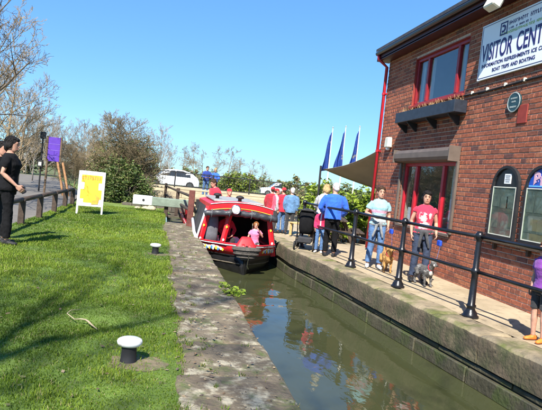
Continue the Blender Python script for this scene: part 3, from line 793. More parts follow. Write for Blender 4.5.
# arched notice boards
def arch(y0, y1, z0, zs, z1, n=12):
    c_, r_ = (y0 + y1) / 2, (y1 - y0) / 2
    return [(y0, z0), (y1, z0)] + [(c_ + r_ * math.cos(math.pi * k / n), zs + (z1 - zs) * math.sin(math.pi * k / n)) for k in range(n + 1)]
def notice(yc, label, blue):
    t = thing('notice_board', (WX, yc, 1.0), label, 'notice board', group='arched notice boards')
    W, H_, ZS = .70, 1.20, .86
    to3 = lambda x0: (lambda a, b, h: (-x0 - h, a, b))
    o_, i_ = arch(-W / 2, W / 2, 0, ZS, H_), arch(-W / 2 + .045, W / 2 - .045, .045, ZS, H_ - .045)
    mb = MB(); n = len(o_)
    vs = [(-.005, *q) for q in o_] + [(-.06, *q) for q in o_] + [(-.06, *q) for q in i_] + [(-.03, *q) for q in i_]
    fs = [(k + r_ * n, (k + 1) % n + r_ * n, (k + 1) % n + (r_ + 1) * n, k + (r_ + 1) * n) for r_ in range(3) for k in range(n)]
    mb.add(vs, fs); mb.build('frame', M['black_matt'], t)
    mb = MB(); mb.prism([q for q in i_], .01, to3(.02)); mb.build('header_panel', M['sign_blue'] if blue else M['sign_navy' if False else 'black_paint'], t)
    mb = MB(); mb.box((-.040, 0, .45), (.018, W - .10, .79), b=.003); mb.build('display_case', M['board_panel'], t)
    mb = MB()
    for zz in (.06, .845): mb.box((-.054, 0, zz), (.012, W - .10, .016))
    for yy in (-1, 1): mb.box((-.054, yy * (W / 2 - .058), .4525), (.0118, .016, .769))
    mb.build('case_trim', M['lamp_grey'], t)
    mb = MB(); q = random.Random(int(yc * 100))
    cols_ = [(.2, .62), (-.02, .60), (-.2, .63), (.17, .30), (-.1, .28)]
    for a, b in cols_: mb.box((-.0505, a + q.uniform(-.02, .02), b), (.003, q.uniform(.15, .2), q.uniform(.18, .27)))
    mb.build('leaflet', mat('leaflet', (.24, .25, .22), .5, .5, 9, c2=(.11, .13, .13)), t)
    g = MB(); g.box((-.0585, 0, .4525), (.003, W - .13, .765)); g.build('pane', M['case_glass'], t)
    if blue:
        text_mesh('lettering', 'Br', .27, M['pink'], t, (-.033, .20, .905), AX, AY, bold=.012)
        mb = MB(); mb.box((-.034, 0, .885), (.006, W - .12, .022)); mb.build('stripe', mat('light_blue', (.12, .40, .75), .5, .1, 4), t)
    else:
        mb = MB(); mb.box((-.034, -.03, .985), (.006, .17, .16)); mb.build('notice', M['sign_white'], t)
        mb = MB()
        for k in range(4): mb.box((-.0385, -.03, 1.035 - k * .032), (.003, .12 - .02 * (k % 2), .010))
        mb.build('lettering', M['grey_cloth'], t)
    return t
notice(7.83, 'arched black notice board with white square notice in its black header', False)
notice(6.98, 'arched notice board with bright blue header and pink letters', True)
lg = thing('notice_ledge', (WX, 7.2, .95), 'long dark wooden ledge on the wall under the arched notice boards', 'ledge')
mb = MB(); mb.box((-.06, -.35, 0), (.11, 2.9, .06), b=.008); mb.build('shelf', M['wood_dark'], lg)
for yy in (.75, -.1, -.95):
    mb = MB(); mb.box((-.03, yy, -.08), (.05, .05, .10)); mb.build('bracket', M['wood_dark'], lg)

# ================================================================== RAILING
rl = thing('railing', (4.0, 8.3, 0), 'black iron railing with ball-jointed posts along the quay edge', 'railing')
def rail_pos(k):
    y = 6.49 + 1.83 * k
    return Vector((float(np.interp(y, [2.8, 4.66, 6.49, 8.32, 10.15, 11.6, 12.9], [4.60, 4.40, 4.19, 3.97, 3.78, 3.60, 3.42])), y, 0))
RP = [rail_pos(k) for k in (-2, -1, 0, 1, 2)] + [Vector((3.42, 12.85, 0))]
prof = [(.115, 0), (.115, .022), (.095, .035), (.088, .07), (.062, .10), (.055, .13), (.066, .15), (.066, .165), (.05, .18), (.043, .52), (.043, .575), (.058, .60), (.066, .625), (.058, .65), (.040, .675), (.036, 1.02), (.034, 1.04), (.05, 1.065), (.062, 1.10), (.052, 1.14), (.03, 1.165), (.008, 1.172)]
post_me = None
for P_ in RP:
    mb = MB()
    if post_me is None:
        mb.lathe(prof, n=18); o = mb.build('post', M['black_paint'], rl, smooth=True); shade_auto(o, 50); post_me = o.data
    else: o = link('post', post_me, rl)
    o.location = P_ - rl.location
for zz, r_ in ((1.10, .027), (.625, .025)):
    for a, b in zip(RP[:-1], RP[1:]):
        A, B = a - rl.location + Vector((0, 0, zz)), b - rl.location + Vector((0, 0, zz))
        mid = (A + B) / 2 + Vector((0, 0, -.006))
        mb = MB(); mb.tube([A, mid, B], r_, 10); mb.build('rail', M['black_paint'], rl, smooth=True)

# ================================================================== LEFT BANK FURNITURE
def bollard(loc, label):
    t = thing('mooring_bollard', loc, label, 'bollard', group='white topped mooring bollards'); t.scale = (1, 1, .84)
    mb = MB(); mb.lathe([(.070, -.08), (.070, .0), (.062, .02), (.058, .13), (.062, .15), (.06, .158)], n=20); shade_auto(mb.build('post', M['black_matt'], t), 50)
    mb = MB(); mb.lathe([(.055, .15), (.083, .155), (.096, .172), (.100, .192), (.094, .210), (.074, .222), (.04, .228), (.01, .23)], n=24, sq=(1, .9)); shade_auto(mb.build('cap', layer(mat('bollard_white', (.80, .80, .79), .5, .05, 6), (.42, .38, .31), 11, .54, .68), t), 60)
    return t
p_ = G(128, 362); bollard((p_.x, p_.y, lawn_z(p_.x, p_.y)), 'nearer black mooring bollard with white cap in the foreground grass')
p_ = G(155, 254); bollard((p_.x, p_.y, lawn_z(p_.x, p_.y)), 'farther white-capped mooring bollard on the lawn towards the boat')
# fallen twig
mb = MB(); a, b = G(74, 325), G(100, 334)
pts = [a.lerp(b, t) + Vector((.03 * math.sin(t * 5), .02 * math.sin(t * 9), .055 + .02 * math.sin(t * 4))) for t in np.linspace(0, 1, 8)]
mb.tube(pts, [.004, .006, .007, .009, .009, .008, .006, .004], 6); c_ = pts[2]
mb.tube([pts[0], pts[0] + Vector((-.09, .12, .02)), pts[0] + Vector((-.08, .28, .01)), pts[0] + Vector((-.0, .36, .0))], [.005, .004, .004, .003], 5)
tag(mb.build('fallen_twig', mat('dry_twig', (.36, .29, .19), .9, .2, 12), smooth=True), 'thin pale dry twig lying in the lawn grass', 'twig')

# knee rail fence
kf = thing('knee_rail_fence', (-3.1, 12.8, 0), 'low dark wooden knee rail between the lawn and the footpath', 'fence')
fy = [7.4, 9.2, 11.0, 12.8, 14.6, 16.4, 18.1, 19.4]
for i, yy in enumerate(fy):
    mb = MB(); mb.box((.0 + .01 * (i % 2), yy - 12.8, .25), (.13, .13, .62), Matrix.Rotation(R(rnd.uniform(-3, 3)), 3, 'Z'), b=.012); mb.build('post', M['wood_dark'], kf)
for a, b in zip(fy[:-1], fy[1:]):
    mb = MB(); mb.tube([(0, a - 12.8, .555), (.01, (a + b) / 2 - 12.8, .56), (0, b - 12.8, .555)], [.052, .056, .052], 9); mb.build('rail', M['wood_dark'], kf, smooth=True)

# A-frame poster board
pb = thing('poster_board', (G(79, 213) + G(99, 216)) / 2, 'white framed poster stand with yellow poster on the lawn', 'poster stand', rz=R(6))
bw, bh = .70, 1.02
tilt = Matrix.Rotation(R(-6), 3, 'X')
def pbp(x, y, z): q = tilt @ Vector((x, y, z)); return (q.x, q.y, q.z)
mb = MB()
for sx in (-1, 1): mb.box(pbp(sx * bw / 2, 0, .64), (.05, .04, 1.28), tilt, b=.006)
mb.box(pbp(0, 0, 1.262), (bw - .05, .038, .045), tilt, b=.006); mb.box(pbp(0, 0, .26), (bw - .05, .038, .045), tilt, b=.006); mb.build('frame', M['white_paint'], pb)
mb = MB(); back = Matrix.Rotation(R(14), 3, 'X')
for sx in (-1, 1): q = Vector((sx * bw / 2, .30, .62)); mb.box(q, (.04, .035, 1.27), back, b=.006)
mb.build('rear_leg', M['white_paint'], pb)
mb = MB(); mb.box(pbp(0, -.002, .76), (bw - .05, .02, .96), tilt); mb.build('panel', M['white_paint'], pb)
po = MB(); po.box(pbp(0, -.016, .75), (.40, .006, .80), tilt); po.box(pbp(0.0, -.0163, .60), (.60, .006, .28), tilt); po.box(pbp(0, -.0166, 1.06), (.58, .006, .22), tilt); po.build('poster', M['yellow'], pb)
mb = MB(); q = random.Random(4)
for k in range(8):
    mb.box(pbp(-.25 + k * .068, -.022, 1.08), (.035, .004, q.uniform(.07, .12)), tilt)
    mb.box(pbp(-.25 + k * .068, -.0224, 1.08 + q.choice((-.04, 0, .04))), (.05, .004, .022), tilt)
mb.build('poster_lettering', M['orange'], pb)
mb = MB(); mb.prism([(.03, .30), (.22, .32), (.25, .52), (.12, .60), (.16, .44), (.05, .42)], .004, lambda a, b, h: pbp(a, -.021 - h, b)); mb.build('poster_picture', mat('poster_ochre', (.55, .33, .04), .6, .2, 8), pb)

# purple sign on raking timber legs
ps = thing('purple_sign', (-4.75, 25, 0), 'tall purple panel sign on raking timber legs by the footpath', 'sign')
mb = MB(); mb.box((-.18, 0, 1.93), (.50, .05, 1.06), b=.006); mb.build('panel', M['purple'], ps)
mb = MB()
for k in range(3): mb.box((-.18, -.028, 1.62 + .27 * k), (.5, .008, .016))
mb.build('batten', mat('pale_purple', (.22, .13, .50), .5, .1, 4), ps)
mb = MB()
for sx in (-1, 1): mb.box((-.18 + sx * .29, 0, 1.95), (.07, .09, 1.10), b=.008)
mb.build('side_post', M['wood'], ps)
for dx in (0, .22):
    mb = MB(); mb.tube([(.02 + dx, -.06, 1.38), (.30 + dx, -.5, .62), (.52 + dx, -.9, -.05)], .05, 8); mb.build('leg', M['wood_orange'], ps, smooth=True)
mb = MB(); mb.tube([(-.42, .0, 1.5), (-.44, .0, -.05)], .045, 8); mb.build('leg', M['wood'], ps)
# slim dark lamp post beside it
lp = thing('path_lamp', (-5.55, 25.6, 0), 'slim dark post with small black box lamp left of the purple sign', 'lamp post')
mb = MB(); mb.tube([(0, 0, -.05), (0, 0, 2.4)], .035, 8); mb.build('pole', M['black_matt'], lp)
mb = MB(); mb.box((0, 0, 2.52), (.22, .18, .30), b=.02); mb.build('lamp_head', M['black_matt'], lp)
mb = MB(); mb.box((-.02, -.05, 1.25), (.22, .14, .32), b=.01); mb.build('control_box', M['black_matt'], lp)
mb = MB(); mb.box((-.02, -.123, 1.24), (.13, .006, .16)); mb.build('label_plate', M['lamp_grey'], lp)

# wooden post-and-rail by the lock
lf = thing('lock_fence', (.78, 15.7, 0), 'red-brown wooden post and rails beside the lock left of the boat', 'fence')
P3 = [Vector((0, 0, 0)), Vector((-.28, 5.3, -.08)), Vector((-.75, 11.5, -.1))]
hs = [1.04, .98, 1.0]
for i, (q, h_) in enumerate(zip(P3, hs)):
    mb = MB(); mb.box((q.x, q.y, q.z + h_ / 2 - .05), (.17 if i == 0 else .13, .17 if i == 0 else .13, h_ + .1), b=.015); mb.build('post', M['post_red'] if i == 0 else M['wood_dark'], lf)
for zz in (.86, .44):
    for a, b in zip(P3[:-1], P3[1:]):
        mb = MB(); mb.tube([a + Vector((0, 0, zz)), b + Vector((0, 0, zz))], .045, 8); mb.build('rail', M['wood_dark'], lf)
# rubble and straw stack beside the post
rb = thing('stone_gate_pier', (1.0, 16.5, -.3), 'rough pale stone block stacked beside the red-brown post', 'stone')
for k in range(7):
    mb = MB(); mb.box((rnd.uniform(-.1, .06), rnd.uniform(-.1, .2), .15 + k * .145), (.30, .4, .14), Matrix.Rotation(rnd.uniform(-.2, .2), 3, 'Z'), b=.03); mb.build('stone', M['cream_stone'] if k % 2 else M['quay_stone'], rb)

# lock gate balance beam
bb = thing('balance_beam', (-.9, 19.4, 0), 'long grey-green lock balance beam with white painted end', 'lock beam', rz=R(-2))
mb = MB(); mb.box((1.75, 0, .40), (2.5, .32, .30), b=.02); mb.build('beam', M['beam_green'], bb)
mb = MB(); mb.box((.17, 0, .41), (.66, .345, .325), b=.02); e_ = mb.build('white_end', M['white_paint'], bb)
mb = MB(); mb.lathe([(.045, -.005), (.045, -.012), (.01, -.013)], (.2, -.17, .42), 10, 'y'); mb.build('bolt_hole', M['black_matt'], e_)
mb = MB(); mb.box((2.6, .1, .05), (.3, .3, .5), b=.02); mb.build('gate_head', M['wood_dark'], bb)
mb = MB(); mb.box((1.0, .05, .07), (.14, .2, .36), b=.01); mb.build('prop', M['wood_dark'], bb)
# retaining wall and dark lock-side behind the beam
lk = thing('lock_side_wall', (-.3, 22.4, 0), 'dark low stone wall behind the white ended lock beam', 'wall')
for c in range(2):
    xx = -1.6 + .25 * c
    while xx < 1.1:
        w = rnd.uniform(.35, .65); mb = MB(); mb.box((xx + w / 2, 0, -.28 + c * .24), (w - .015, .4, .225), b=.015); mb.build('stone', M['dark_stone'], lk); xx += w
for (px, py, s) in ((146, 207.5, .14), (151, 208.5, .2), (138, 207, .12)):
    q = G(px, py); mb = MB(); mb.ell((0, 0, s * .35), (s, s * .8, s * .55), 8, 6)
    mb.v = [(v[0] * (1 + .4 * hsh(v[0] * 20, v[1] * 20, px)), v[1], v[2] * (1 + .4 * hsh(v[1] * 20, px))) for v in mb.v]
    o = mb.build('pale_rock', M['cream_stone']); o.location = q + Vector((0, -.5, -.05))
    tag(o, {146: 'small pale rock left of a bigger one at the far lawn edge', 151: 'largest pale rock at the far edge of the lawn', 138: 'smallest pale rock below the white beam end'}[px], 'rock', 'rocks at the lawn edge')

# moss and grass tufts in the coping's joints and along the lawn edge
def tufts():
    q = random.Random(77); mb = MB()
    for k in range(150):
        y = 3 + 12 * q.random() ** 1.5; x = bank_x(y) - (q.uniform(.5, .86) if q.random() < .75 else q.uniform(0, .8)); n_ = q.randint(6, 16); r = q.uniform(.015, .05)
        for j in range(n_):
            a = q.uniform(0, 6.28); c = Vector((x + r * math.cos(a) * q.random(), y + 1.5 * r * math.sin(a) * q.random(), .0)); h = q.uniform(.012, .045); w = q.uniform(.003, .006)
            l = Vector((q.uniform(-.03, .03), q.uniform(-.03, .03), h)); u = Vector((math.cos(a) * w, math.sin(a) * w, 0)); mb.mi = q.choice((0, 1, 1, 2))
            mb.add([c - u, c + u, c + l], [(0, 1, 2)])
    return tag(mb.build('coping_moss', [GRASS[0], GRASS[1], GRASS[4]], fixn=False), 'small grass and moss tufts in the joints of the left coping', 'moss', kind='stuff')
tufts()
def litter():
    q = random.Random(78); mb = MB()
    for k in range(500):
        y = 3 + 10 * q.random() ** 1.6; x = bank_x(y) - q.uniform(.02, .84) ; s_ = q.uniform(.004, .014)
        a = q.uniform(0, 3.14); u = Vector((math.cos(a) * s_ * q.uniform(1, 2.5), math.sin(a) * s_ * q.uniform(1, 2.5), q.uniform(-.002, .004))); v = Vector((-math.sin(a) * s_, math.cos(a) * s_, q.uniform(-.002, .004))); c = Vector((x, y, .014)); mb.mi = q.randint(0, 2)
        mb.add([c - u, c + v, c + u, c - v, c + Vector((0, 0, s_ * .6))], [(0, 1, 4), (1, 2, 4), (2, 3, 4), (3, 0, 4)])
    return tag(mb.build('leaf_litter', [M['wood'], M['twig_tan'], M['twig_dark']], fixn=False), 'scattered dead leaf crumbs on the left stone coping', 'leaves', kind='stuff')
litter()
def lawn_litter():
    q = random.Random(80); mb = MB()
    for k in range(260):
        y = 3 + 16 * q.random() ** 1.5; x = lawn_edge(y) - 3 * q.random(); s_ = q.uniform(.007, .018); a = q.uniform(0, 3.14); z = lawn_z(x, y) + q.uniform(.012, .03)
        u = Vector((math.cos(a) * s_ * 1.6, math.sin(a) * s_ * 1.6, q.uniform(-.006, .006))); v = Vector((-math.sin(a) * s_, math.cos(a) * s_, q.uniform(-.006, .006))); c = Vector((x, y, z)); mb.mi = q.randint(0, 2)
        mb.add([c - u, c + v, c + u, c - v], [(0, 1, 2, 3)])
    return tag(mb.build('fallen_leaves', [M['twig_tan'], M['wood'], M['leaf_olive']], fixn=False), 'dead leaves scattered through the lawn grass', 'leaves', kind='stuff')
lawn_litter()
# weeds on the coping
def weed(loc, n, r, label, seed):
    q = random.Random(seed); mb = MB()
    for k in range(n):
        a = q.uniform(0, 6.283); d = r * q.random() ** .6; c = Vector((math.cos(a) * d, math.sin(a) * d * 1.2, q.uniform(.01, .09)))
        s = q.uniform(.02, .045); e = Vector((q.uniform(-1, 1), q.uniform(-1, 1), q.uniform(-.2, .6))).normalized() * s; w = e.cross(Vector((q.uniform(-1, 1), q.uniform(-1, 1), 1))).normalized() * s * .5
        mb.add([c - e, c + w, c + e, c - w], [(0, 1, 2, 3)])
    t = thing('weed_clump', loc, label, 'plant')
    mb.build('foliage', M['leaf_bright'], t, fixn=False)
    mb = MB()
    for k in range(6): mb.tube([(0, 0, -.03), (q.uniform(-r, r) * .6, q.uniform(-r, r) * .6, .05)], .004, 4)
    mb.build('stem', M['leaf_mid'], t)
q = G(232, 294); weed((q.x + .02, q.y, -.01), 130, .15, 'bright green leafy weed hanging over the stone coping edge', 2)
q = G(226, 291); weed((.92, 7.35, -.01), 30, .08, 'tiny weed tuft just behind the leafy weed on the coping', 5)

# ================================================================== VEGETATION
def bare_mesh(seed, height, r0, levels=4, spread=.7, kids=(7, 6, 6, 5), up=.25, start=.25, twig_r=.006, droop=0.0, ratio=.52, trunk_n=7):
    """returns (trunk MB, crown MB): a leafless tree grown branch by branch"""
    q = random.Random(seed); T_, C_ = MB(), MB()
    def grow(p, d, ln, r, lv):
        n = max(2, 5 - lv); pts = [p]; dd = d.copy()
        for i in range(n):
            dd = (dd + Vector((q.uniform(-1, 1), q.uniform(-1, 1), q.uniform(-1, 1) + up - droop * (i / n) * (lv > 1))) * (.10 + .07 * lv)).normalized()
            pts.append(pts[-1] + dd * ln / n)
        rr = [max(twig_r * .5, r * (1 - .75 * i / n)) for i in range(n + 1)]
        (T_ if lv <= 1 else C_).tube(pts, rr, [trunk_n, 5, 4, 3, 3, 3][lv], cap=lv == 0)
        if lv >= levels: return
        for k in range(kids[lv]):
            t = (start if lv == 0 else .2) + (1 - (start if lv == 0 else .2)) * (k + q.random()) / kids[lv]
            f = t * n; i = min(int(f), n - 1); bp_ = pts[i].lerp(pts[i + 1], f - i); ax_ = (pts[i + 1] - pts[i]).normalized()
            side = Vector((q.uniform(-1, 1), q.uniform(-1, 1), q.uniform(-.3, .6))); side = (side - ax_ * side.dot(ax_)).normalized()
            nd = (ax_ * q.uniform(.5, 1) + side * spread * q.uniform(.7, 1.3)).normalized()
            grow(bp_, nd, ln * ratio * q.uniform(.7, 1.15) * (1.15 - .45 * t), max(twig_r, r * .5 * (1 - .6 * t)), lv + 1)
    grow(Vector((0, 0, -.1)), Vector((0, 0, 1)), height, r0, 0)
    return T_, C_
TREE_ME = {}
def bare_tree(kind, loc, rz, sc, label, group, name='bare_tree'):
    seed, h, r0, kw, tm, cm = kind
    if seed not in TREE_ME:
        a, b = bare_mesh(seed, h, r0, **kw)
        ta = a.build('trunk', tm, fixn=False, smooth=True); cb_ = b.build('crown', cm, fixn=False)
        TREE_ME[seed] = (ta.data, cb_.data); bpy.data.objects.remove(ta); bpy.data.objects.remove(cb_)
    t = thing(name, loc, label, 'tree', rz, group); t.scale = (sc, sc, sc)
    link('trunk', TREE_ME[seed][0], t); link('crown', TREE_ME[seed][1], t)
    return t
K_BIRCH = (11, 5.5, .07, dict(levels=4, spread=.55, kids=(16, 7, 6, 3), up=.5, start=.12, twig_r=.010, ratio=.45), M['twig_grey'], M['twig_grey'])
K_WILLOW = (12, 5.0, .09, dict(levels=4, spread=.75, kids=(14, 7, 6, 4), up=.35, start=.08, twig_r=.009, ratio=.5), M['twig_tan'], M['twig_tan'])
K_HAZEL = (13, 3.2, .05, dict(levels=4, spread=.9, kids=(14, 8, 6, 4), up=.25, start=.05, twig_r=.007, ratio=.55), M['twig_rust'], M['twig_rust'])
K_BIG = (14, 9.0, .20, dict(levels=4, spread=.8, kids=(11, 7, 6, 5), up=.15, start=.25, twig_r=.008, ratio=.5), M['bark'], M['twig_dark'])
K_FAR = (15, 6.0, .10, dict(levels=4, spread=.9, kids=(9, 6, 5, 4), up=.2, start=.2, twig_r=.018, ratio=.5), M['twig_tan'], M['twig_tan'])
def at(px, Y, z=-.05):
    r = ray(px, 170); return (r.x * Y / r.y, Y, z)
tr = random.Random(21)
# overhanging tree at the left edge
bare_tree(K_BIG, (*at(-82, 16)[:2], 0), R(200), .80, 'dark bare tree reaching its branches in from the upper left edge', 'bare trees left of the path')
lefts = [(-18, 24, K_WILLOW, 1.25, 'tan twiggy tree at the left edge behind the standing pair'), (4, 27, K_WILLOW, 1.02, 'yellow-brown twiggy tree at the left edge above the dark haired heads'),
         (18, 32, K_WILLOW, .92, 'pale brown bare tree left of the slim lamp post'), (33, 36, K_BIRCH, .90, 'pale grey bare birch behind the slim lamp post'),
         (47, 42, K_BIRCH, .92, 'pale grey bare birch directly behind the purple sign'), (60, 40, K_BIRCH, .80, 'pale grey bare birch just right of the purple sign'),
         (73, 44, K_BIRCH, .92, 'grey bare birch midway between purple sign and poster stand'), (86, 38, K_BIRCH, .80, 'grey bare birch above the poster stand'),
         (100, 46, K_BIRCH, .92, 'grey bare birch behind the left side of the big bush'), (26, 48, K_BIRCH, 1.25, 'taller faint bare birch farthest left in the thicket'),
         (55, 54, K_BIRCH, 1.15, 'faint distant bare birch rising over the purple sign'), (80, 58, K_BIRCH, 1.2, 'faint distant bare birch rising over the poster stand')]
for i, (px, Y, kd, sc, lb) in enumerate(lefts):
    bare_tree(kd, at(px, Y), tr.uniform(0, 6.28), sc * (1.02 if kd is K_WILLOW else .76), lb, 'bare trees left of the path')
for i, (px, Y, sc, lb) in enumerate([(66, 27, .55, 'rust brown twiggy shrub beside the timber legs of the purple sign'), (76, 26, .62, 'rust brown twiggy shrub rising behind the poster stand left edge'), (88, 27, .72, 'rust brown twiggy shrub rising behind the poster stand'),
                                     (104, 25.5, .86, 'brown twiggy shrub in the left half of the big bush'), (118, 24.6, 1.0, 'brown twiggy shrub crowning the big bush'), (131, 24.2, .98, 'brown twiggy shrub in the right half of the big bush'), (141, 25, .70, 'brown twiggy shrub at the right end of the big bush'), (150, 27, .62, 'low brown twiggy shrub between big bush and white car')]):
    bare_tree(K_HAZEL, at(px, Y), tr.uniform(0, 6.28), sc, lb, 'brown twiggy shrubs', 'twiggy_shrub')
for i, (px, Y, sc, lb) in enumerate([(160, 60, 1.0, 'dark bare tree behind the white car'), (168, 50, .62, 'small bare tree above the white car roof')]):
    bare_tree(K_BIRCH, at(px, Y), tr.uniform(0, 6.28), sc, lb, 'bare trees behind the bridge')
names = ['leftmost', 'second from left', 'third from left', 'fourth from left', 'fifth from left', 'sixth from left', 'seventh from left', 'rightmost']
for i, (px, sc) in enumerate([(182, .95), (193, 1.15), (203, 1.0), (216, 1.05), (228, 1.15), (241, .9), (252, .8), (262, .72)]):
    bare_tree(K_FAR, at(px, 110 + 9 * (i % 3)), tr.uniform(0, 6.28), sc, names[i] + ' hazy tan tree on the far skyline behind the bridge railing', 'trees on the far skyline')
# the tree behind the camera whose branches dapple the near lawn
bare_tree(K_BIG, (-4.9, -4.4, 0), R(60), 1.15, 'large bare tree on the left bank shading the foreground lawn', 'bare trees left of the path')
bare_tree(K_BIG, (-2.0, -6.4, 0), R(190), 1.12, 'bare tree on the left bank shading the foreground stone coping', 'bare trees left of the path')

def leaf_cloud(name, loc, blobs, n, size, m, label, cat, seed, stem_m=None, flat=.5):
    """blobs: (cx, cy, cz, rx, ry, rz); leaves gather near the surfaces of lumpy clumps"""
    rg = np.random.default_rng(seed); V_ = []
    wts = np.array([b[3] * b[5] for b in blobs]); wts = wts / wts.sum()
    cnt = rg.multinomial(n, wts)
    for b, k in zip(blobs, cnt):
        nc = max(10, k // 45); d = rg.normal(size=(nc, 3)); d /= np.linalg.norm(d, axis=1)[:, None]
        cc = d * (rg.uniform(.35, 1.05, nc) ** .6)[:, None] * np.array(b[3:6]) + np.array(b[:3])
        i = rg.integers(0, nc, k); c = cc[i] + rg.normal(size=(k, 3)) * (.11 + .16 * rg.random(nc)[i])[:, None] * min(b[3:6])
        V_.append(c)
    C = np.concatenate(V_); C = C[C[:, 2] > .02]; n = len(C)
    a = rg.normal(size=(n, 3)); a[:, 2] *= flat; a /= np.linalg.norm(a, axis=1)[:, None]
    b_ = rg.normal(size=(n, 3)); b_ -= (b_ * a).sum(1)[:, None] * a; b_ /= np.linalg.norm(b_, axis=1)[:, None]
    s = size * rg.uniform(.6, 1.3, n)[:, None]
    v = np.stack([C - a * s, C + b_ * s * .5, C + a * s, C - b_ * s * .5], 1).reshape(-1, 3)
    f = np.arange(n * 4).reshape(n, 4)
    t = thing(name, loc, label, cat)
    ms = m if isinstance(m, list) else [m]
    link('foliage', np_mesh('foliage', v, f, ms, rg.integers(0, len(ms), n)), t)
    mb = MB(); q = random.Random(seed)
    for bl_ in blobs:
        for k in range(5): mb.tube([(bl_[0] * .6 + q.uniform(-.1, .1), bl_[1] * .6, -.05), (bl_[0] * .8, bl_[1], bl_[2] * .5), (bl_[0] + q.uniform(-.6, .6) * bl_[3], bl_[1] + q.uniform(-.6, .6) * bl_[4], bl_[2] + q.uniform(0, .8) * bl_[5])], [.03, .02, .008], 5)
    mb.build('stem', stem_m or M['twig_dark'], t, fixn=False)
    return t
x0 = at(123, 23)
leaf_cloud('evergreen_bush', (x0[0], 23.2, -.1), [(-.55, 0, .7, .75, .6, .7), (.35, -.1, .75, .8, .6, .75), (-.05, 0, 1.35, .75, .6, .55), (.85, .1, .5, .45, .5, .5), (-1.0, .2, .5, .5, .5, .55)], 11000, .055, [M['leaf_mid'], M['leaf_dark'], M['leaf_mid'], M['leaf_olive']], 'dense dark green bush right of the poster stand', 'bush', 31)
leaf_cloud('budding_bush', (x0[0] + .05, 24.4, 0), [(-.6, 0, 1.9, .9, .6, .7), (.4, 0, 2.2, .95, .6, .75), (.9, 0, 1.5, .6, .5, .7), (-1.2, .3, 1.3, .6, .5, .8)], 11000, .040, [M['leaf_olive'], M['leaf_olive'], M['twig_tan'], M['leaf_mid']], 'brownish budding upper bush above the dense green one', 'bush', 32)
xq = at(240, 36); leaf_cloud('bright_bush', xq, [(0, 0, 1.2, 1.0, .8, .75), (.5, 0, .8, .8, .7, .7), (-.6, 0, .8, .7, .7, .7)], 4500, .10, [M['leaf_olive'], M['leaf_mid'], M['leaf_bright']], 'light green bush behind the bridge railing right of the blue pair', 'bush', 33)
for i, (px, Y, h, lb) in enumerate([(292, 25, 1.15, 'upright green shrub behind the blue denim jacket'), (300, 27, 1.35, 'tallest upright green shrub between denim jacket and blonde head'), (308, 26, 1.1, 'upright green shrub behind the blonde head'), (317, 28, 1.2, 'upright green shrub left of the white haired head'), (283, 29, .8, 'low brown shrub behind the red caps')]):
    x_ = at(px, Y); leaf_cloud('upright_shrub', x_, [(0, 0, h * .8, .32, .3, h * .75), (.2, 0, h * .5, .35, .3, h * .5), (-.2, 0, h * .55, .3, .3, h * .5)], 1300, .075, [M['leaf_mid'], M['leaf_olive'], M['twig_rust']] if i < 4 else [M['twig_rust'], M['leaf_olive']], lb, 'shrub', 40 + i)
# hedge below the sail
hb = [(-1.45 + .42 * k, .15 * math.sin(k * 2), 1.0 + .16 * math.sin(k * 1.7), .42, .45, .80) for k in range(9)]
leaf_cloud('laurel_hedge', (6.3, 17.2, -.2), hb, 11000, .075, [M['leaf_bright'], M['leaf_bright'], M['leaf_bright'], M['leaf_mid']], 'sunlit yellow-green laurel hedge below the tan shade sail', 'hedge', 51)
leaf_cloud('dark_hedge', (7.6, 18.5, -.3), [(-1.2 + .6 * k, 0, .8, .6, .5, .75) for k in range(6)], 4500, .085, [M['leaf_dark'], M['leaf_mid']], 'dark green hedge behind the picnic table by the building corner', 'hedge', 52)
# far hedgerow closing the view
def hedgerow(name, x0_, x1_, y, h, lb, seed, ms, n=5000):
    k = int((x1_ - x0_) / 2.2); leaf_cloud(name, ((x0_ + x1_) / 2, y, 0), [(-(x1_ - x0_) / 2 + 2.2 * i, 0, h * .45, 1.6, .9, h * .5 * (1 + .35 * hsh(i * 2.3, seed))) for i in range(k + 1)], n, .16, ms, lb, 'hedge', seed)
hedgerow('scrub_hedge', -26, -2.4, 50, 3.6, 'brown and green scrub behind the birches left of the bush', 61, [M['leaf_olive'], M['twig_rust'], M['twig_tan'], M['twig_grey']], 16000)
hedgerow('far_hedge', -2, 16, 75, 2.3, 'low far hedge behind the bridge railing', 62, [M['leaf_olive'], M['twig_tan'], M['leaf_mid']], 6000)
hedgerow('garden_hedge', 11, 34, 44, 2.0, 'far hedge at the foot of the blue flags', 63, [M['leaf_mid'], M['leaf_olive']], 6000)

# ================================================================== BRIDGE, CAR, FLAGS, SAIL
br = thing('canal_bridge', (2.4, 28, 0), 'cream stone canal bridge with black railing behind the boat', 'bridge')
def par_y(x): return .0
xx = -4.2
while xx < 6.2:
    w = rnd.uniform(.55, .9)
    for c in range(3):
        mb = MB(); mb.box((xx + w / 2 + (.2 if c % 2 else 0), 0, -.22 + .28 * c), (w - .012, .35, .268), b=.012); mb.build('stone', M['cream_stone'], br)
    xx += w
mb = MB(); mb.box((1.0, 0, .665), (10.8, .46, .09), b=.02); mb.build('parapet_coping', M['cream_stone'], br)
mb = MB(); mb.box((1.0, 1.6, .22), (10.8, 3.0, .2)); mb.build('deck', M['tarmac'], br)
mb = MB(); mb.box((1.0, 3.2, .4), (10.8, .3, .55)); mb.build('rear_parapet', M['cream_stone'], br)
for k in range(6):
    mb = MB(); mb.box((-3.9 + 1.95 * k, .02, 1.12), (.07, .07, .84), b=.008); mb.build('railing_post', M['black_matt'], br)
for zz in (.80, 1.50):
    mb = MB(); mb.box((1.0, .02, zz), (10.2, .05, .045)); mb.build('railing_rail', M['black_matt'], br)
bar = None
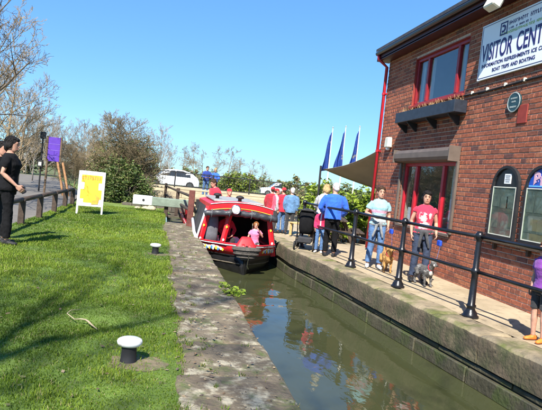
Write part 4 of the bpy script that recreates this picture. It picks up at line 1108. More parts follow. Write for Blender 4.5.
for k in range(80):
    if bar is None:
        mb = MB(); mb.box((0, 0, 0), (.014, .014, .68)); bar = mb.build('railing_bar', M['black_matt'], br)
        o = bar
    else: o = link('railing_bar', bar.data, br)
    o.location = (-3.95 + k * .125, .02, 1.15)
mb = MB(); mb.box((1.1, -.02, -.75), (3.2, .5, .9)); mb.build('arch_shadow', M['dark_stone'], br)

def car(loc, rz, label):
    t = thing('parked_car', loc, label, 'car', rz)
    L2, W2 = 2.0, .85
    side = [(-2.0, .30), (-1.98, .62), (-1.85, .80), (-1.15, .90), (-.62, 1.36), (-.1, 1.46), (.75, 1.45), (1.35, 1.30), (1.85, .95), (1.98, .70), (2.0, .32)]
    mb = MB(); rings = []
    for w, s_ in ((-W2, .97), (-W2 * .92, 1.0), (W2 * .92, 1.0), (W2, .97)):
        rings.append([(x * (s_ if abs(x) > 1.5 else 1), w * (.86 if z > 1.0 else 1), .3 + (z - .3) * s_) for x, z in side])
    mb.rings(rings); shade_auto(mb.build('body', M['car_white'], t), 35)
    for sy in (-1, 1):
        for nm, poly in (('front_window', [(-.95, .95), (-.52, 1.33), (.12, 1.38), (.12, .95)]), ('rear_window', [(.2, .95), (.2, 1.38), (.72, 1.37), (1.25, 1.2), (1.3, .95)])):
            mb = MB(); mb.prism(poly, .02, lambda a, b, h: (a, sy * (W2 * (.995 - .135 * max(0, min(1, (b - .93) / .1))) + h - .005), b)); mb.build('window', M['car_glass'], t)
        for x in (-1.3, 1.28):
            w = MB(); w.lathe([(.31, -.1), (.31, .1), (.2, .11)], (x, sy * (W2 - .08), .31), 18, 'y'); wo_ = w.build('wheel', M['rubber'], t)
            w = MB(); w.lathe([(.19, -.118), (.19, .118), (.03, .12)], (x, sy * (W2 - .08), .31), 14, 'y'); w.build('rim', M['chrome'], wo_)
    mb = MB(); mb.add([(-1.12, -.66, .93), (-1.12, .66, .93), (-.62, .58, 1.36), (-.62, -.58, 1.36)], [(0, 1, 2, 3)])
    mb.v = [(x - .02, y, z + .012) for x, y, z in mb.v]; mb.build('windscreen', M['car_glass'], t)
    for sy in (-.6, .6):
        mb = MB(); mb.ell((-1.95, sy, .68), (.06, .18, .09), 10, 6); mb.build('headlight', M['lamp_glass'], t)
    mb = MB()
    mb.box((-1.99, 0, .46), (.08, 1.3, .14), b=.02); mb.build('bumper', M['rubber'], t)
    return t
car((.45, 42, .2), R(5), 'white hatchback parked behind the left end of the bridge railing')
car((11.2, 52, .0), R(-6), 'white car seen through the right end of the bridge railing')

flab = ['left of the three limp blue flags on a tall white pole', 'middle of the three limp blue flags on a tall white pole', 'right of the three limp blue flags, nearest the building']
for i, (px, py, bx) in enumerate([(333, 128, 326), (346, 127, 339), (360, 127, 353)]):
    r = ray(px, py); Y = 36 + i * .8; X = r.x * Y / r.y; top = CAM_H + r.z * Y / r.y
    t = thing('flag', (X, Y, 0), flab[i], 'flag', group='blue flags by the courtyard')
    mb = MB(); mb.tube([(0, 0, 0), (0, 0, top * .5), (0, 0, top)], [.05, .04, .028], 8); mb.build('pole', M['white_paint'], t)
    mb = MB(); mb.ell((0, 0, top + .04), (.06, .06, .06), 8, 6); mb.build('finial', M['chrome'], t)
    mb = MB(); nU, nV = 9, 16; q = random.Random(i)
    ph = q.uniform(0, 6)
    vs_ = []
    for v in range(nV):
        tv = v / (nV - 1); z = top - .25 - tv * 2.7
        for u in range(nU):
            tu = u / (nU - 1); sp = .16 + .42 * tv * (1 - .15 * math.sin(ph + tv * 5))
            vs_.append((-.03 - tu * sp + .02, .10 * math.sin(tu * 9 + tv * 4 + ph) * (.4 + tv) + .05 * math.sin(tu * 4), z - .30 * tu * (1 - .5 * tv)))
    mb.add(vs_, [(v * nU + u, v * nU + u + 1, (v + 1) * nU + u + 1, (v + 1) * nU + u) for v in range(nV - 1) for u in range(nU - 1)])
    o = mb.build('cloth', layer(mat('flag_cloth_%d' % i, (.012, .05, .28), .7, .25, 3, trans=.25), (.25, .25, .22), 1.8, .60, .66, seed=i * 3), t, smooth=True)
    sm = o.modifiers.new('solid', 'SOLIDIFY'); sm.thickness = .006

def sail():
    t = thing('shade_sail', (6.0, 14.5, 0), 'tan triangular shade sail stretched from the building corner', 'shade sail')
    def P3(px, py, Y): r = ray(px, py); return Vector((r.x * Y / r.y, Y, CAM_H + r.z * Y / r.y)) - t.location
    A = P3(385, 146, 13.75); B = P3(323, 169, 16.6); C = P3(382, 193, 15.2) + Vector((.6, .35, 0))
    n = 14; idx = {}; vs_ = []; cen = (A + B + C) / 3
    for i in range(n + 1):
        for j in range(n + 1 - i):
            a, b = i / n, j / n; c = 1 - a - b
            p = A * a + B * b + C * c
            pull = (a * b * .55 + b * c * .45 + a * c * .25)
            e = 1 - 27 * a * b * c * .9
            p = p.lerp(cen, pull * .36 * max(0, e)); p.z -= .45 * a * b + .25 * b * c - .2 * a * c
            idx[(i, j)] = len(vs_); vs_.append(p)
    fs_ = []
    for i in range(n):
        for j in range(n - i):
            fs_.append((idx[(i, j)], idx[(i + 1, j)], idx[(i, j + 1)]))
            if i + j < n - 1: fs_.append((idx[(i + 1, j)], idx[(i + 1, j + 1)], idx[(i, j + 1)]))
    mb = MB(); mb.add(vs_, fs_); o = mb.build('cloth', M['sail'], t, smooth=True); sm = o.modifiers.new('solid', 'SOLIDIFY'); sm.thickness = .008
    mb = MB(); mb.tube([(B.x - .05, B.y, 0), (B.x - .08, B.y, B.z + .1)], .035, 8); mb.build('mast', M['black_matt'], t)
    mb = MB(); mb.tube([(C.x + .1, C.y + .05, 0), (C.x + .05, C.y, C.z + .05)], .04, 8); mb.build('mast', M['black_matt'], t)
    mb = MB(); mb.tube([A, A + Vector((.15, -.2, .05))], .012, 6); mb.build('tie', M['chrome'], t)
sail()

# picnic table and pale bench
def picnic(loc, rz, label):
    t = thing('picnic_table', loc, label, 'table', rz)
    for k in range(5): mb = MB(); mb.box((0, -.30 + .15 * k, .74), (1.7, .135, .04), b=.006); mb.build('table_plank', M['wood_dark'], t)
    for sy in (-1, 1):
        for k in range(2): mb = MB(); mb.box((0, sy * (.66 + .15 * k), .44), (1.7, .135, .04), b=.006); mb.build('seat_plank', M['wood_dark'], t)
    for sx in (-.6, .6):
        mb = MB(); mb.box((sx, 0, .40), (.045, 1.66, .09)); mb.build('cross_beam', M['wood_dark'], t)
        for sy in (-1, 1): mb = MB(); mb.box((sx + .046, sy * .47, .36), (.045, .09, .86), Matrix.Rotation(sy * R(28), 3, 'X')); mb.build('leg', M['wood_dark'], t)
    return t
picnic((5.15, 15.7, -.14), R(75), 'dark wooden picnic table behind the woman in pale blue')
t = thing('timber_bench', (4.75, 17.6, -.26), 'pale yellow timber bench beside the denim jacket', 'bench', R(-70))
for k in range(3): mb = MB(); mb.box((0, -.16 + .14 * k, .45), (1.3, .125, .04), b=.006); mb.build('seat_slat', M['wood_pale'], t)
for k in range(3): mb = MB(); mb.box((0, .26 + .03 * k, .60 + .15 * k), (1.3, .035, .125), Matrix.Rotation(R(-10), 3, 'X'), b=.006); mb.build('back_slat', M['wood_pale'], t)
for sx in (-.58, .58):
    for yy, h in ((-.16, .43), (.24, .98)): mb = MB(); mb.box((sx, yy + (.03 if h > .5 else 0), h / 2), (.07, .07, h), b=.006); mb.build('leg', M['wood_pale'], t)

# ================================================================== NARROWBOAT
BX, BY = 1.93, 12.05
boat = thing('narrowboat', (BX, BY, WATER_Z), 'red and black narrowboat with painted bow coming out of the lock', 'boat', R(1.0))
def hull_w(y, top):
    ys = [0, .12, .35, .7, 1.1, 1.6, 2.2, 30]
    wt = [.05, .22, .48, .75, .92, 1.0, 1.03, 1.03]; wb_ = [.02, .06, .18, .42, .68, .90, 1.0, 1.03]
    return float(np.interp(y, ys, wt if top else wb_))
def gun_z(y): return float(np.interp(y, [0, .5, 1.2, 2.2, 30], [.70, .65, .60, .55, .54]))
HY = [0, .12, .3, .5, .75, 1.05, 1.4, 1.8, 2.3, 3.2, 5, 8, 11]
def strip(z_of, name, m, out=.0, parent=None):
    """hull side band between two height functions; z_of(y) -> (zlow, zhigh)"""
    for s_ in (-1, 1):
        mb = MB(); vs_ = []
        for y in HY:
            zl, zh = z_of(y); g = gun_z(y)
            for z in (zl, (zl + zh) / 2, zh):
                t = max(0, min(1, z / g)); w = hull_w(y, False) * (1 - t) + hull_w(y, True) * t
                vs_.append((s_ * (w + out), y - .10 * t * (y < .5), z))
        mb.add(vs_, [(i * 3 + k, i * 3 + k + 1, (i + 1) * 3 + k + 1, (i + 1) * 3 + k) for i in range(len(HY) - 1) for k in range(2)])
        o = mb.build(name, m, parent or boat, smooth=True)
        sm = o.modifiers.new('solid', 'SOLIDIFY'); sm.thickness = .03; sm.offset = 0
strip(lambda y: (-.25, gun_z(y) - .26), 'hull', M['boat_black'])
strip(lambda y: (gun_z(y) - .26, gun_z(y)), 'gunwale_band', M['boat_red'], .004)
# rubbing strakes
for s_ in (-1, 1):
    for dz, r_, m_ in ((-.27, .022, M['boat_black']), (-.45, .018, mat('worn_steel', (.14, .12, .09), .6, .4, 6)), (.0, .02, M['boat_red'])):
        mb = MB(); mb.tube([(s_ * ((hull_w(y, True) * max(0, (gun_z(y) + dz) / gun_z(y)) + hull_w(y, False) * (1 - max(0, (gun_z(y) + dz) / gun_z(y)))) + .012), y - .10 * (y < .5) * (gun_z(y) + dz) / gun_z(y), gun_z(y) + dz) for y in HY], r_, 8)
        mb.build('rubbing_strake', m_, boat, smooth=True)
# decks
mb = MB(); vs_ = []
for y in HY:
    z = gun_z(y) - .05 if y < .6 else .18; t = z / gun_z(y); w = hull_w(y, True) * t + hull_w(y, False) * (1 - t) - .03
    vs_ += [(-w, y, z), (w, y, z)]
mb.add(vs_, [(2 * i, 2 * i + 1, 2 * i + 3, 2 * i + 2) for i in range(len(HY) - 1)]); mb.build('deck', M['boat_red'], boat)
# painted scallops on the band
dec = [mat('deco_white', (.78, .78, .72), .4, .05, 4), mat('deco_yellow', (.78, .55, .05), .4, .08, 4), mat('deco_blue', (.06, .25, .55), .4, .08, 4)]
for s_ in (-1, 1):
    y0d, y1d = .10, 1.75
    for k in range(13):
        y = y0d + (y1d - y0d) * (k + .5) / 13; y2 = y + .05
        g = gun_z(y); t = (g - .13) / g
        w = hull_w(y, False) * (1 - t) + hull_w(y, True) * t; w2 = hull_w(y2, False) * (1 - t) + hull_w(y2, True) * t
        tx = Vector((s_ * (w2 - w), .05, 0)).normalized(); nr = Vector((tx.y * s_, -tx.x * s_, 0)).normalized()
        if nr.y > 0 and abs(nr.x) < .1: nr = -nr
        c = Vector((s_ * w, y, g - .13)) + nr * .026
        R3 = Matrix((tx, nr, Vector((0, 0, 1)))).transposed()
        for q, (rx, rz_, dx, dz) in enumerate(((.075, .05, 0, .012), (.05, .035, .03, -.03), (.03, .028, -.03, -.05))):
            mb = MB(); mb.ell(c + tx * dx + Vector((0, 0, dz + .02)) + nr * .004 * q, (rx * 1.1, .010, rz_ * 1.35), 12, 6, R3); mb.build('painted_scallop', dec[(q + k) % 3 if q else 0], boat)
# stem post, fender, front locker
mb = MB(); mb.tube([(0, .03, -.2), (0, -.05, .3), (0, -.11, .68)], [.035, .035, .03], 8); mb.build('stem_post', M['boat_black'], boat)
mb = MB(); mb.loft([(0, -.02, .58, .25, .12), (0, .0, .66, .24, .11), (0, .05, .80, .15, .07), (0, .07, .86, .11, .05), (0, .075, .872, .08, .03)], 20, pw=.5); shade_auto(mb.build('bow_shield', mat('shield_red', (.50, .012, .02), .55, .2, 6), boat), 40)
fe = MB(); n = 18; rows = []
for i in range(7):
    t = i / 6; a = t * math.pi / 2
    rows.append([(.33 * math.cos(a) * math.cos(6.2832 * k / n), -.10 + .15 * math.cos(a) * math.sin(6.2832 * k / n) * (1 if math.sin(6.2832 * k / n) < 0 else .4), .66 - .30 * math.sin(a)) for k in range(n)])
fe.rings(rows); fo = fe.build('fender', M['rope'], boat, smooth=True)
for k in range(4):
    a = (k + .6) / 4.6 * math.pi / 2; mb = MB()
    mb.tube([(.335 * math.cos(a) * math.cos(b_), -.10 + .155 * math.cos(a) * math.sin(b_), .66 - .30 * math.sin(a)) for b_ in np.linspace(-math.pi, 0, 13)], .018, 6); mb.build('rope_turn', M['rope'], fo, smooth=True)
mb = MB(); mb.tube([(.0, -.12, .62), (.05, -.22, .5), (.03, -.2, .25), (.08, -.12, .16)], .012, 6); mb.build('bow_chain', M['chrome'], boat)
mb = MB(); mb.lathe([(.03, .66), (.03, .80), (.06, .81), (.06, .83), (.01, .835)], (0, .1, 0), 10); mb.box((0, .1, .79), (.2, .035, .035)); mb.build('t_stud', M['boat_black'], boat)
# cabin: front columns, roof, sides
RZ = 1.44; FY = 1.22
def cab(x, z): return x * (1 - .20 * (z - .5) / .95)
for x0_, x1_, wd in ((-.97, -.99, .16), (-.42, -.28, .13), (.90, .90, .13)):
    mb = MB(); mb.tube([(cab(x0_, .3), FY + .0, .30), (cab(x1_, RZ), FY + .08, RZ - .02)], [(wd / 2, .03), (wd / 2, .03)], 4); o = mb.build('front_column', M['boat_red'], boat)
    for k in range(3):
        t = .25 + .25 * k; mb = MB(); mb.ell((cab(x0_ + (x1_ - x0_) * t, .3 + t * 1.3), FY - .035 + .08 * t, .3 + t * 1.3), (.028, .008, .035), 8, 5); mb.build('painted_rose', dec[k % 2], o)
mb = MB(); mb.tube([(cab(-1.07, .5), FY - .1, .50), (cab(-1.08, 1.0), FY + .02, .95), (cab(-1.08, 1.45), FY + .07, 1.36)], .026, 8); mb.build('white_edge', M['white_paint'], boat, smooth=True)
mb = MB(); mb.tube([(cab(-1.02, .5), FY - .55, .54), (cab(-1.12, .6), FY + .2, .74), (cab(-1.14, .7), FY + 1.2, .98)], .04, 8); mb.build('white_edge', M['white_paint'], boat, smooth=True)
# roof
mb = MB(); CYs = [FY - .06, FY + 3.2]; rings = []
def roof_ring(y, z, th):
    xs_ = np.linspace(-1, 1, 11); up_ = [(cab(1.0, RZ) * x, y, z + .10 * (1 - x * x)) for x in xs_]
    return up_ + [(x, yy, zz - th) for x, yy, zz in reversed(up_)]
mb.rings([roof_ring(FY - .10, RZ + .06, .21), roof_ring(FY + 3.2, RZ + .03, .2)]); mb.build('roof', M['boat_red'], boat)
mb = MB(); mb.box((0, FY + 1.7, RZ + .125), (1.3, 2.6, .06), b=.02); mb.build('roof_top_panel', mat('roof_grey', (.30, .30, .29), .6, .2, 4), boat)
for x, y in ((.02, FY + .5), (-.5, FY + 1.1)):
    mb = MB(); mb.lathe([(.05, 0), (.05, .08), (.10, .09), (.11, .12), (.08, .15), (.02, .165)], (x, y, RZ + .14), 12); mb.build('mushroom_vent', M['black_matt'], boat, smooth=True)
# side coamings and interior
for s_ in (-1, 1):
    mb = MB(); mb.add([(s_ * cab(.99, .5), FY + .12, .48), (s_ * cab(.99, .5), FY + 3.1, .48), (s_ * cab(.99, 1.55), FY + 3.1, 1.38), (s_ * cab(.99, 1.55), FY + .12, 1.38)], [(0, 1, 2, 3)])
    o = mb.build('cabin_side', M['canvas'], boat); sm = o.modifiers.new('solid', 'SOLIDIFY'); sm.thickness = .03
mb = MB(); mb.box((0, FY + 3.12, .90), (1.8, .04, 1.05)); mb.build('bulkhead', M['black_matt'], boat)
for s_ in (-1, 1): mb = MB(); mb.box((s_ * .66, FY + 1.6, .42), (.45, 2.6, .08), b=.02); mb.build('bench_seat', mat('seat_red', (.30, .02, .03), .7, .2, 4), boat)
# rolled canvas under the roof front
mb = MB(); cr = random.Random(9); xs_ = np.linspace(-.92, .92, 26)
mb.tube([(x, FY - .12 + .012 * cr.uniform(-1, 1), RZ - .20 + .08 * (1 - x * x) + .015 * cr.uniform(-1, 1)) for x in xs_], [.085 + .014 * cr.uniform(-1, 1) for x in xs_], 10); mb.build('canvas_roll', M['canvas'], boat, smooth=True)
for x in (-.74, -.3, .25, .74): mb = MB(); mb.tube([(x, FY - .12 + .1 * math.cos(a), RZ - .20 + .08 * (1 - x * x) + .1 * math.sin(a)) for a in np.linspace(0, 6.28, 13)], .012, 5, cap=False); mb.build('canvas_strap', M['grey_cloth'], boat)
for dz in (.035, -.115):
    mb = MB(); mb.tube([(cab(1.0, RZ) * x, FY - .112, RZ + .06 + .10 * (1 - x * x) + dz - .045) for x in np.linspace(-.98, .98, 15)], .008, 6); mb.build('coach_line', M['white_paint'] if dz > 0 else dec[1], boat)
for s_ in (-1, 1):
    mb = MB(); mb.tube([(s_ * (hull_w(y, True) + .02), y - .10 * (y < .5), gun_z(y) - .03) for y in HY], .011, 6); mb.build('coach_line', M['white_paint'], boat)
mb = MB(); mb.tube([(.30, .1, .70), (.34, .3, .63), (.5, .55, .62), (.42, .7, .61), (.3, .5, .62), (.45, .42, .64)], .018, 6); mb.build('mooring_rope', M['curtain'], boat, smooth=True)
for x, c_ in ((-.45, 1), (.42, 0)):
    mb = MB(); mb.lathe([(.07, .20), (.085, .34), (.09, .36), (.06, .362)], (x, .95, 0), 14); pt_ = mb.build('painted_can', M['boat_red'] if c_ else dec[2], boat)
    mb = MB(); mb.lathe([(.0875, .27), (.0895, .31)], (x, .95, 0), 14); mb.build('painted_ring', dec[c_], pt_)
# headlamp
hl = MB(); hl.lathe([(.05, .10), (.10, .03), (.112, 0), (.108, -.02)], (-.17, FY - .24, RZ - .02), 20, 'y'); ho = hl.build('headlamp', M['chrome'], boat, smooth=True)
hl = MB(); hl.lathe([(.102, -.018), (.09, -.030), (.05, -.042), (.01, -.046)], (-.17, FY - .24, RZ - .02), 20, 'y'); hl.build('lens', M['lamp_glass'], ho, smooth=True)
hl = MB(); hl.tube([(-.17 +   .107 * math.cos(a), FY - .262, RZ - .02 +   .107 * math.sin(a)) for a in np.linspace(0, 6.283, 25)], .014, 6, cap=False); hl.build('rim', M['chrome'], ho, smooth=True)
# grey coat hung in the left bay
mb = MB(); mb.loft([(-.66, FY + .14, .42, .16, .05), (-.68, FY + .14, .75, .17, .07), (-.66, FY + .13, 1.05, .14, .07), (-.62, FY + .12, 1.28, .07, .05)], 14); mb.build('hung_cover', M['grey_cloth'], boat, smooth=True)
# tiller deck at the back
mb = MB(); mb.box((0, 9.2, .55), (1.7, 3.4, .6), b=.04); mb.build('aft_cabin', M['boat_red'], boat)
tag(boat)

# ================================================================== PEOPLE
SK = mat('skin', (.50, .27, .19), .6, .16, 14, spec=.3); SK2 = mat('skin_tanned', (.42, .22, .14), .55, .08, 6)
HAIR = {k: mat('hair_' + k, c, .7, .4, 30, .8, 90, spec=.25) for k, c in dict(black=(.012, .010, .010), brown=(.06, .032, .018), ginger=(.26, .10, .03), blonde=(.50, .36, .17), white=(.66, .64, .60), auburn=(.13, .045, .02)).items()}
EYE = mat('eye_dark', (.02, .015, .012), .2, .1, 5); LIP = mat('lips', (.36, .10, .09), .5, .1, 5)
WR = bpy.data.textures.new('fold', 'CLOUDS'); WR.noise_scale = .075; WR.noise_depth = 2
HT = bpy.data.textures.new('strands', 'CLOUDS'); HT.noise_scale = .025; HT.noise_depth = 2
def cloth(name, c, var=.14, **k): return mat('cloth_' + name, c, .9, var, 9, .25, 60, sheen=.15, **k)
def grow_mesh(mb, name, m, parent, vox=.011, fold=0.0, smooth=4, tex=None):
    o = mb.build(name, m, parent)
    r = o.modifiers.new('remesh', 'REMESH'); r.mode = 'VOXEL'; r.voxel_size = vox; r.use_smooth_shade = True
    if smooth: s_ = o.modifiers.new('smooth', 'SMOOTH'); s_.factor = .5; s_.iterations = smooth
    if fold: d = o.modifiers.new('fold', 'DISPLACE'); d.texture = tex or WR; d.strength = fold; d.mid_level = .5; d.texture_coords = 'LOCAL'
    return o
def person(loc, rz, h, label, top, bottom, hair='brown', style='short', sleeves='short', sex='f', skin=None, J=None, lean=0.0, head=(0, 0), hem=.90, top_fit=0.0, shoes=None, legs='trousers', cap=None, bulk=1.0, vox=.011, face=True, group=None, pz=0.0, extra=None, neck_open=True):
    """faces local -Y; J overrides joints (elbow_l, wrist_l, knee_l, ankle_l ... in units of a 1.70 m figure)"""
    t = thing('person', loc, label, 'person', rz, group); k = h / 1.70; t.scale = (k, k, k)
    J = J or {}; skin = skin or SK
    Rl = Matrix.Rotation(lean, 3, 'X'); piv = Vector((0, 0, .92)); sh = Vector((0, 0, pz))
    U = lambda p: Rl @ (Vector(p) - piv) + piv + sh
    fem = sex == 'f'
    if fem: rs = [(0, .0, .80, .135, .10), (0, .01, .90, .168, .122), (0, .0, 1.0, .145, .105), (0, -.005, 1.08, .128, .095), (0, -.012, 1.18, .143, .108), (0, -.022, 1.27, .155, .122), (0, -.005, 1.36, .158, .098), (0, .005, 1.415, .125, .075), (0, .01, 1.45, .065, .06)]
    else: rs = [(0, .0, .80, .14, .105), (0, .005, .90, .162, .12), (0, -.005, 1.0, .156, .118), (0, -.005, 1.08, .152, .115), (0, -.008, 1.18, .165, .122), (0, -.01, 1.27, .178, .125), (0, 0, 1.36, .182, .108), (0, .005, 1.42, .145, .08), (0, .01, 1.455, .07, .065)]
    rs = [(a, b, c, rx * bulk, ry * bulk) for a, b, c, rx, ry in rs]
    sw = (.165 if fem else .19) * bulk
    jt = {}
    for s_, sd in ((1, 'l'), (-1, 'r')):
        jt['sh' + sd] = U((s_ * sw * .97, .0, 1.372)); jt['el' + sd] = U(J.get('elbow_' + sd, (s_ * (sw + .04), .03, 1.12))); jt['wr' + sd] = U(J.get('wrist_' + sd, (s_ * (sw + .025), -.05, .885)))
        jt['hp' + sd] = Vector((s_ * .088, 0, .90)) + sh; jt['kn' + sd] = Vector(J.get('knee_' + sd, (s_ * .095, -.012, .49))); jt['an' + sd] = Vector(J.get('ankle_' + sd, (s_ * .10, .02, .085)))
    # ---- skin body
    B = MB()
    B.loft([(a, b, c, rx * .90, ry * .90) for a, b, c, rx, ry in rs], 16, U)
    B.tube([U((0, .012, 1.40)), U((0, .0, 1.50)), U((0, -.005, 1.56))], [.058, .052, .05], 12)
    hy, hp_ = head; Hc = U((0, -.012, 1.585)); HR = Rl @ Matrix.Rotation(hy, 3, 'Z') @ Matrix.Rotation(hp_, 3, 'X')
    HT_ = lambda p: Hc + HR @ Vector(p)
    B.loft([(0, -.058, -.112, .026, .022), (0, -.045, -.098, .044, .042), (0, -.022, -.075, .058, .070), (0, -.010, -.045, .065, .083), (0, -.002, -.01, .071, .091), (0, .004, .03, .075, .096), (0, .010, .068, .070, .090), (0, .012, .098, .050, .066), (0, .012, .115, .018, .026)], 18, HT_)
    B.tube([HT_((0, -.092, .02)), HT_((0, -.108, -.022)), HT_((0, -.094, -.034))], [.010, .015, .012], 8)
    B.tube([HT_((-.045, -.082, .032)), HT_((0, -.093, .036)), HT_((.045, -.082, .032))], [.010, .012, .010], 8)
    B.tube([HT_((-.022, -.088, -.062)), HT_((0, -.093, -.060)), HT_((.022, -.088, -.062))], [.008, .011, .008], 6)
    for s_ in (-1, 1): B.ell(HT_((s_ * .077, .012, .0)), (.012, .02, .032), 8, 6)
    for s_, sd in ((1, 'l'), (-1, 'r')):
        S, E_, W = jt['sh' + sd], jt['el' + sd], jt['wr' + sd]
        ar = .047 if not fem else .042
        B.tube([S, S.lerp(E_, .3), S.lerp(E_, .75), E_, E_.lerp(W, .25), E_.lerp(W, .65), W], [ar * .55, ar * .80, ar * .85, ar * .78, ar * .86, ar * .70, ar * .52], 12)
        d = (W - E_).normalized(); inn = Vector((-s_, 0, 0)); fw = Vector((0, -1, 0))
        side = fw - d * fw.dot(d)
        side = side.normalized() if side.length > .25 else (Vector((0, 0, 1)) - d * d.z).normalized()      # towards the thumb
        nrm = d.cross(side) * (1 if d.cross(side).dot(inn) > 0 else -1)
        # palm: broad flat pad, then four unequal fingers and a thumb off its side
        for q in (-.024, -.008, .008, .024): B.tube([W - d * .01, W + d * .04 + side * q, W + d * .085 + side * q * 1.15], [.017, .017, .013], 8)
        for q, ln in ((.034, .070), (.0115, .080), (-.0115, .075), (-.034, .060)):
            b0 = W + d * .082 + side * q; b1 = b0 + (d * .9 + nrm * .25).normalized() * ln * .45; b2 = b1 + (d * .65 + nrm * .75).normalized() * ln * .32; b3 = b2 + (d * .25 + nrm).normalized() * ln * .23
            B.tube([b0, b1, b2, b3], [.0085, .0082, .0078, .0065], 7)
        th0 = W + d * .025 + side * .024; th1 = th0 + (d * .6 + side * .7 + nrm * .35).normalized() * .04; th2 = th1 + (d * .9 + side * .2 + nrm * .4).normalized() * .032
        B.tube([th0, th1, th2], [.014, .011, .009], 7)
        H_, K_, A_ = jt['hp' + sd], jt['kn' + sd], jt['an' + sd]
        B.tube([H_, H_.lerp(K_, .35), H_.lerp(K_, .8), K_, K_.lerp(A_, .3), K_.lerp(A_, .7), A_], [.082, .074, .056, .052, .054, .042, .036], 12)
    grow_mesh(B, 'body', skin, t, .0068 if vox <= .0105 else min(vox, .0095), smooth=1)
    # ---- top
    f = .010 + top_fit; C_ = MB()
    tr_ = [(a, b, c, rx + f, ry + f) for a, b, c, rx, ry in rs if c > hem + .02]
    if hem < .98: c0 = np.interp(hem, [r[2] for r in rs], [r[3] for r in rs]); c1 = np.interp(hem, [r[2] for r in rs], [r[4] for r in rs]); tr_ = [(0, .002, hem, c0 + f + .010, c1 + f + .010)] + tr_
    tr_ = tr_[:-1] + [(0, .01, 1.447, .075, .068)]
    C_.loft(tr_, 18, U)
    if sleeves != 'none':
        for s_, sd in ((1, 'l'), (-1, 'r')):
            S, E_, W = jt['sh' + sd], jt['el' + sd], jt['wr' + sd]; ar = (.047 if not fem else .042) + f * .9
            if sleeves == 'short': C_.tube([S - Vector((s_ * .03, 0, -.005)), S.lerp(E_, .3), S.lerp(E_, .62)], [ar * 1.06, ar * 1.08, ar * 1.12], 12)
            elif sleeves == 'cap': C_.tube([S - Vector((s_ * .03, 0, -.005)), S.lerp(E_, .12), S.lerp(E_, .26)], [ar * 1.06, ar * 1.06, ar * 1.04], 12)
            else: C_.tube([S - Vector((s_ * .03, 0, -.005)), S.lerp(E_, .3), S.lerp(E_, .8), E_, E_.lerp(W, .4), E_.lerp(W, .93)], [ar * 1.08, ar * 1.12, ar * 1.04, ar * 1.0, ar * .98, ar * .82], 12)
    grow_mesh(C_, 'top', top, t, vox, fold=.020, smooth=2)
    # ---- legs
    D_ = MB(); g = .010
    D_.loft([(a, b, c + pz, rx + g * .5, ry + g * .5) for a, b, c, rx, ry in rs if c < 1.02], 16)
    for s_, sd in ((1, 'l'), (-1, 'r')):
        H_, K_, A_ = jt['hp' + sd], jt['kn' + sd], jt['an' + sd]
        if legs == 'trousers': D_.tube([H_ + Vector((0, 0, .02)), H_.lerp(K_, .3), H_.lerp(K_, .75), K_, K_.lerp(A_, .35), K_.lerp(A_, .92)], [.094, .090, .074, .068, .068, .064], 12)
        elif legs == 'shorts': D_.tube([H_ + Vector((0, 0, .02)), H_.lerp(K_, .3), H_.lerp(K_, .85)], [.094, .090, .078], 12)
    if legs == 'skirt': D_.loft([(0, 0, .50, .20, .16), (0, 0, .7, .185, .145), (0, .0, .92, .165, .125)], 18)
    grow_mesh(D_, 'trousers' if legs == 'trousers' else legs, bottom, t, vox, fold=.022)
    # ---- shoes
    shoes = shoes or M['black_matt']
    for s_, sd in ((1, 'l'), (-1, 'r')):
        A_, K_ = jt['an' + sd], jt['kn' + sd]; S_ = MB()
        fx = J.get('foot_' + sd, (s_ * .18, -1)); fd = Vector((fx[0], fx[1], 0)).normalized(); z0 = A_.z - .085
        pts_ = [A_ + fd * q for q in (-.075, -.03, .05, .12, .165)]
        S_.tube([(p_.x, p_.y, z0 + hh) for p_, hh in zip(pts_, (.040, .044, .038, .032, .026))], [(.030, .040), (.038, .044), (.042, .038), (.043, .031), (.028, .022)], 12)
        S_.tube([A_ + Vector((0, 0, .0)), (A_.x, A_.y, z0 + .04)], [.044, .042], 10)
        grow_mesh(S_, 'shoe', shoes, t, .010, smooth=2)
    # ---- hair
    Hm = MB()
    if cap is None or style != 'short':
        Hm.ell(HT_((0, .020, .038)), (.087, .102, .093), 18, 12, HR)
        if style in ('short',): Hm.ell(HT_((0, -.045, .085)), (.062, .040, .028), 12, 8, HR); Hm.ell(HT_((0, .055, -.02)), (.070, .060, .060), 12, 8, HR)
        if style in ('bob', 'long', 'crop'):
            for s_ in (-1, 1): Hm.ell(HT_((s_ * .068, .03, -.02)), (.032, .058, .075 if style != 'crop' else .05), 10, 8, HR)
            Hm.ell(HT_((0, .062, -.04)), (.074, .055, .085 if style != 'long' else .15), 12, 8, HR)
        if style in ('crop', 'bob'):
            Hm.ell(HT_((.012, -.058, .082)), (.062, .040, .034), 12, 8, HR)
        if style == 'long': Hm.ell(HT_((0, .075, -.13)), (.07, .04, .10), 12, 8, HR)
        if style == 'pony': Hm.tube([HT_((0, .10, .05)), HT_((0, .15, .02)), HT_((0, .15, -.10))], [.03, .035, .015], 10)
        if style == 'messy':
            for s_ in (-1, 1): Hm.ell(HT_((s_ * .06, .0, .03)), (.045, .08, .075), 10, 8, HR)
            Hm.ell(HT_((0, -.03, .09)), (.07, .05, .04), 10, 8, HR)
        grow_mesh(Hm, 'hair', HAIR[hair], t, .009, fold=.010, smooth=2, tex=HT)
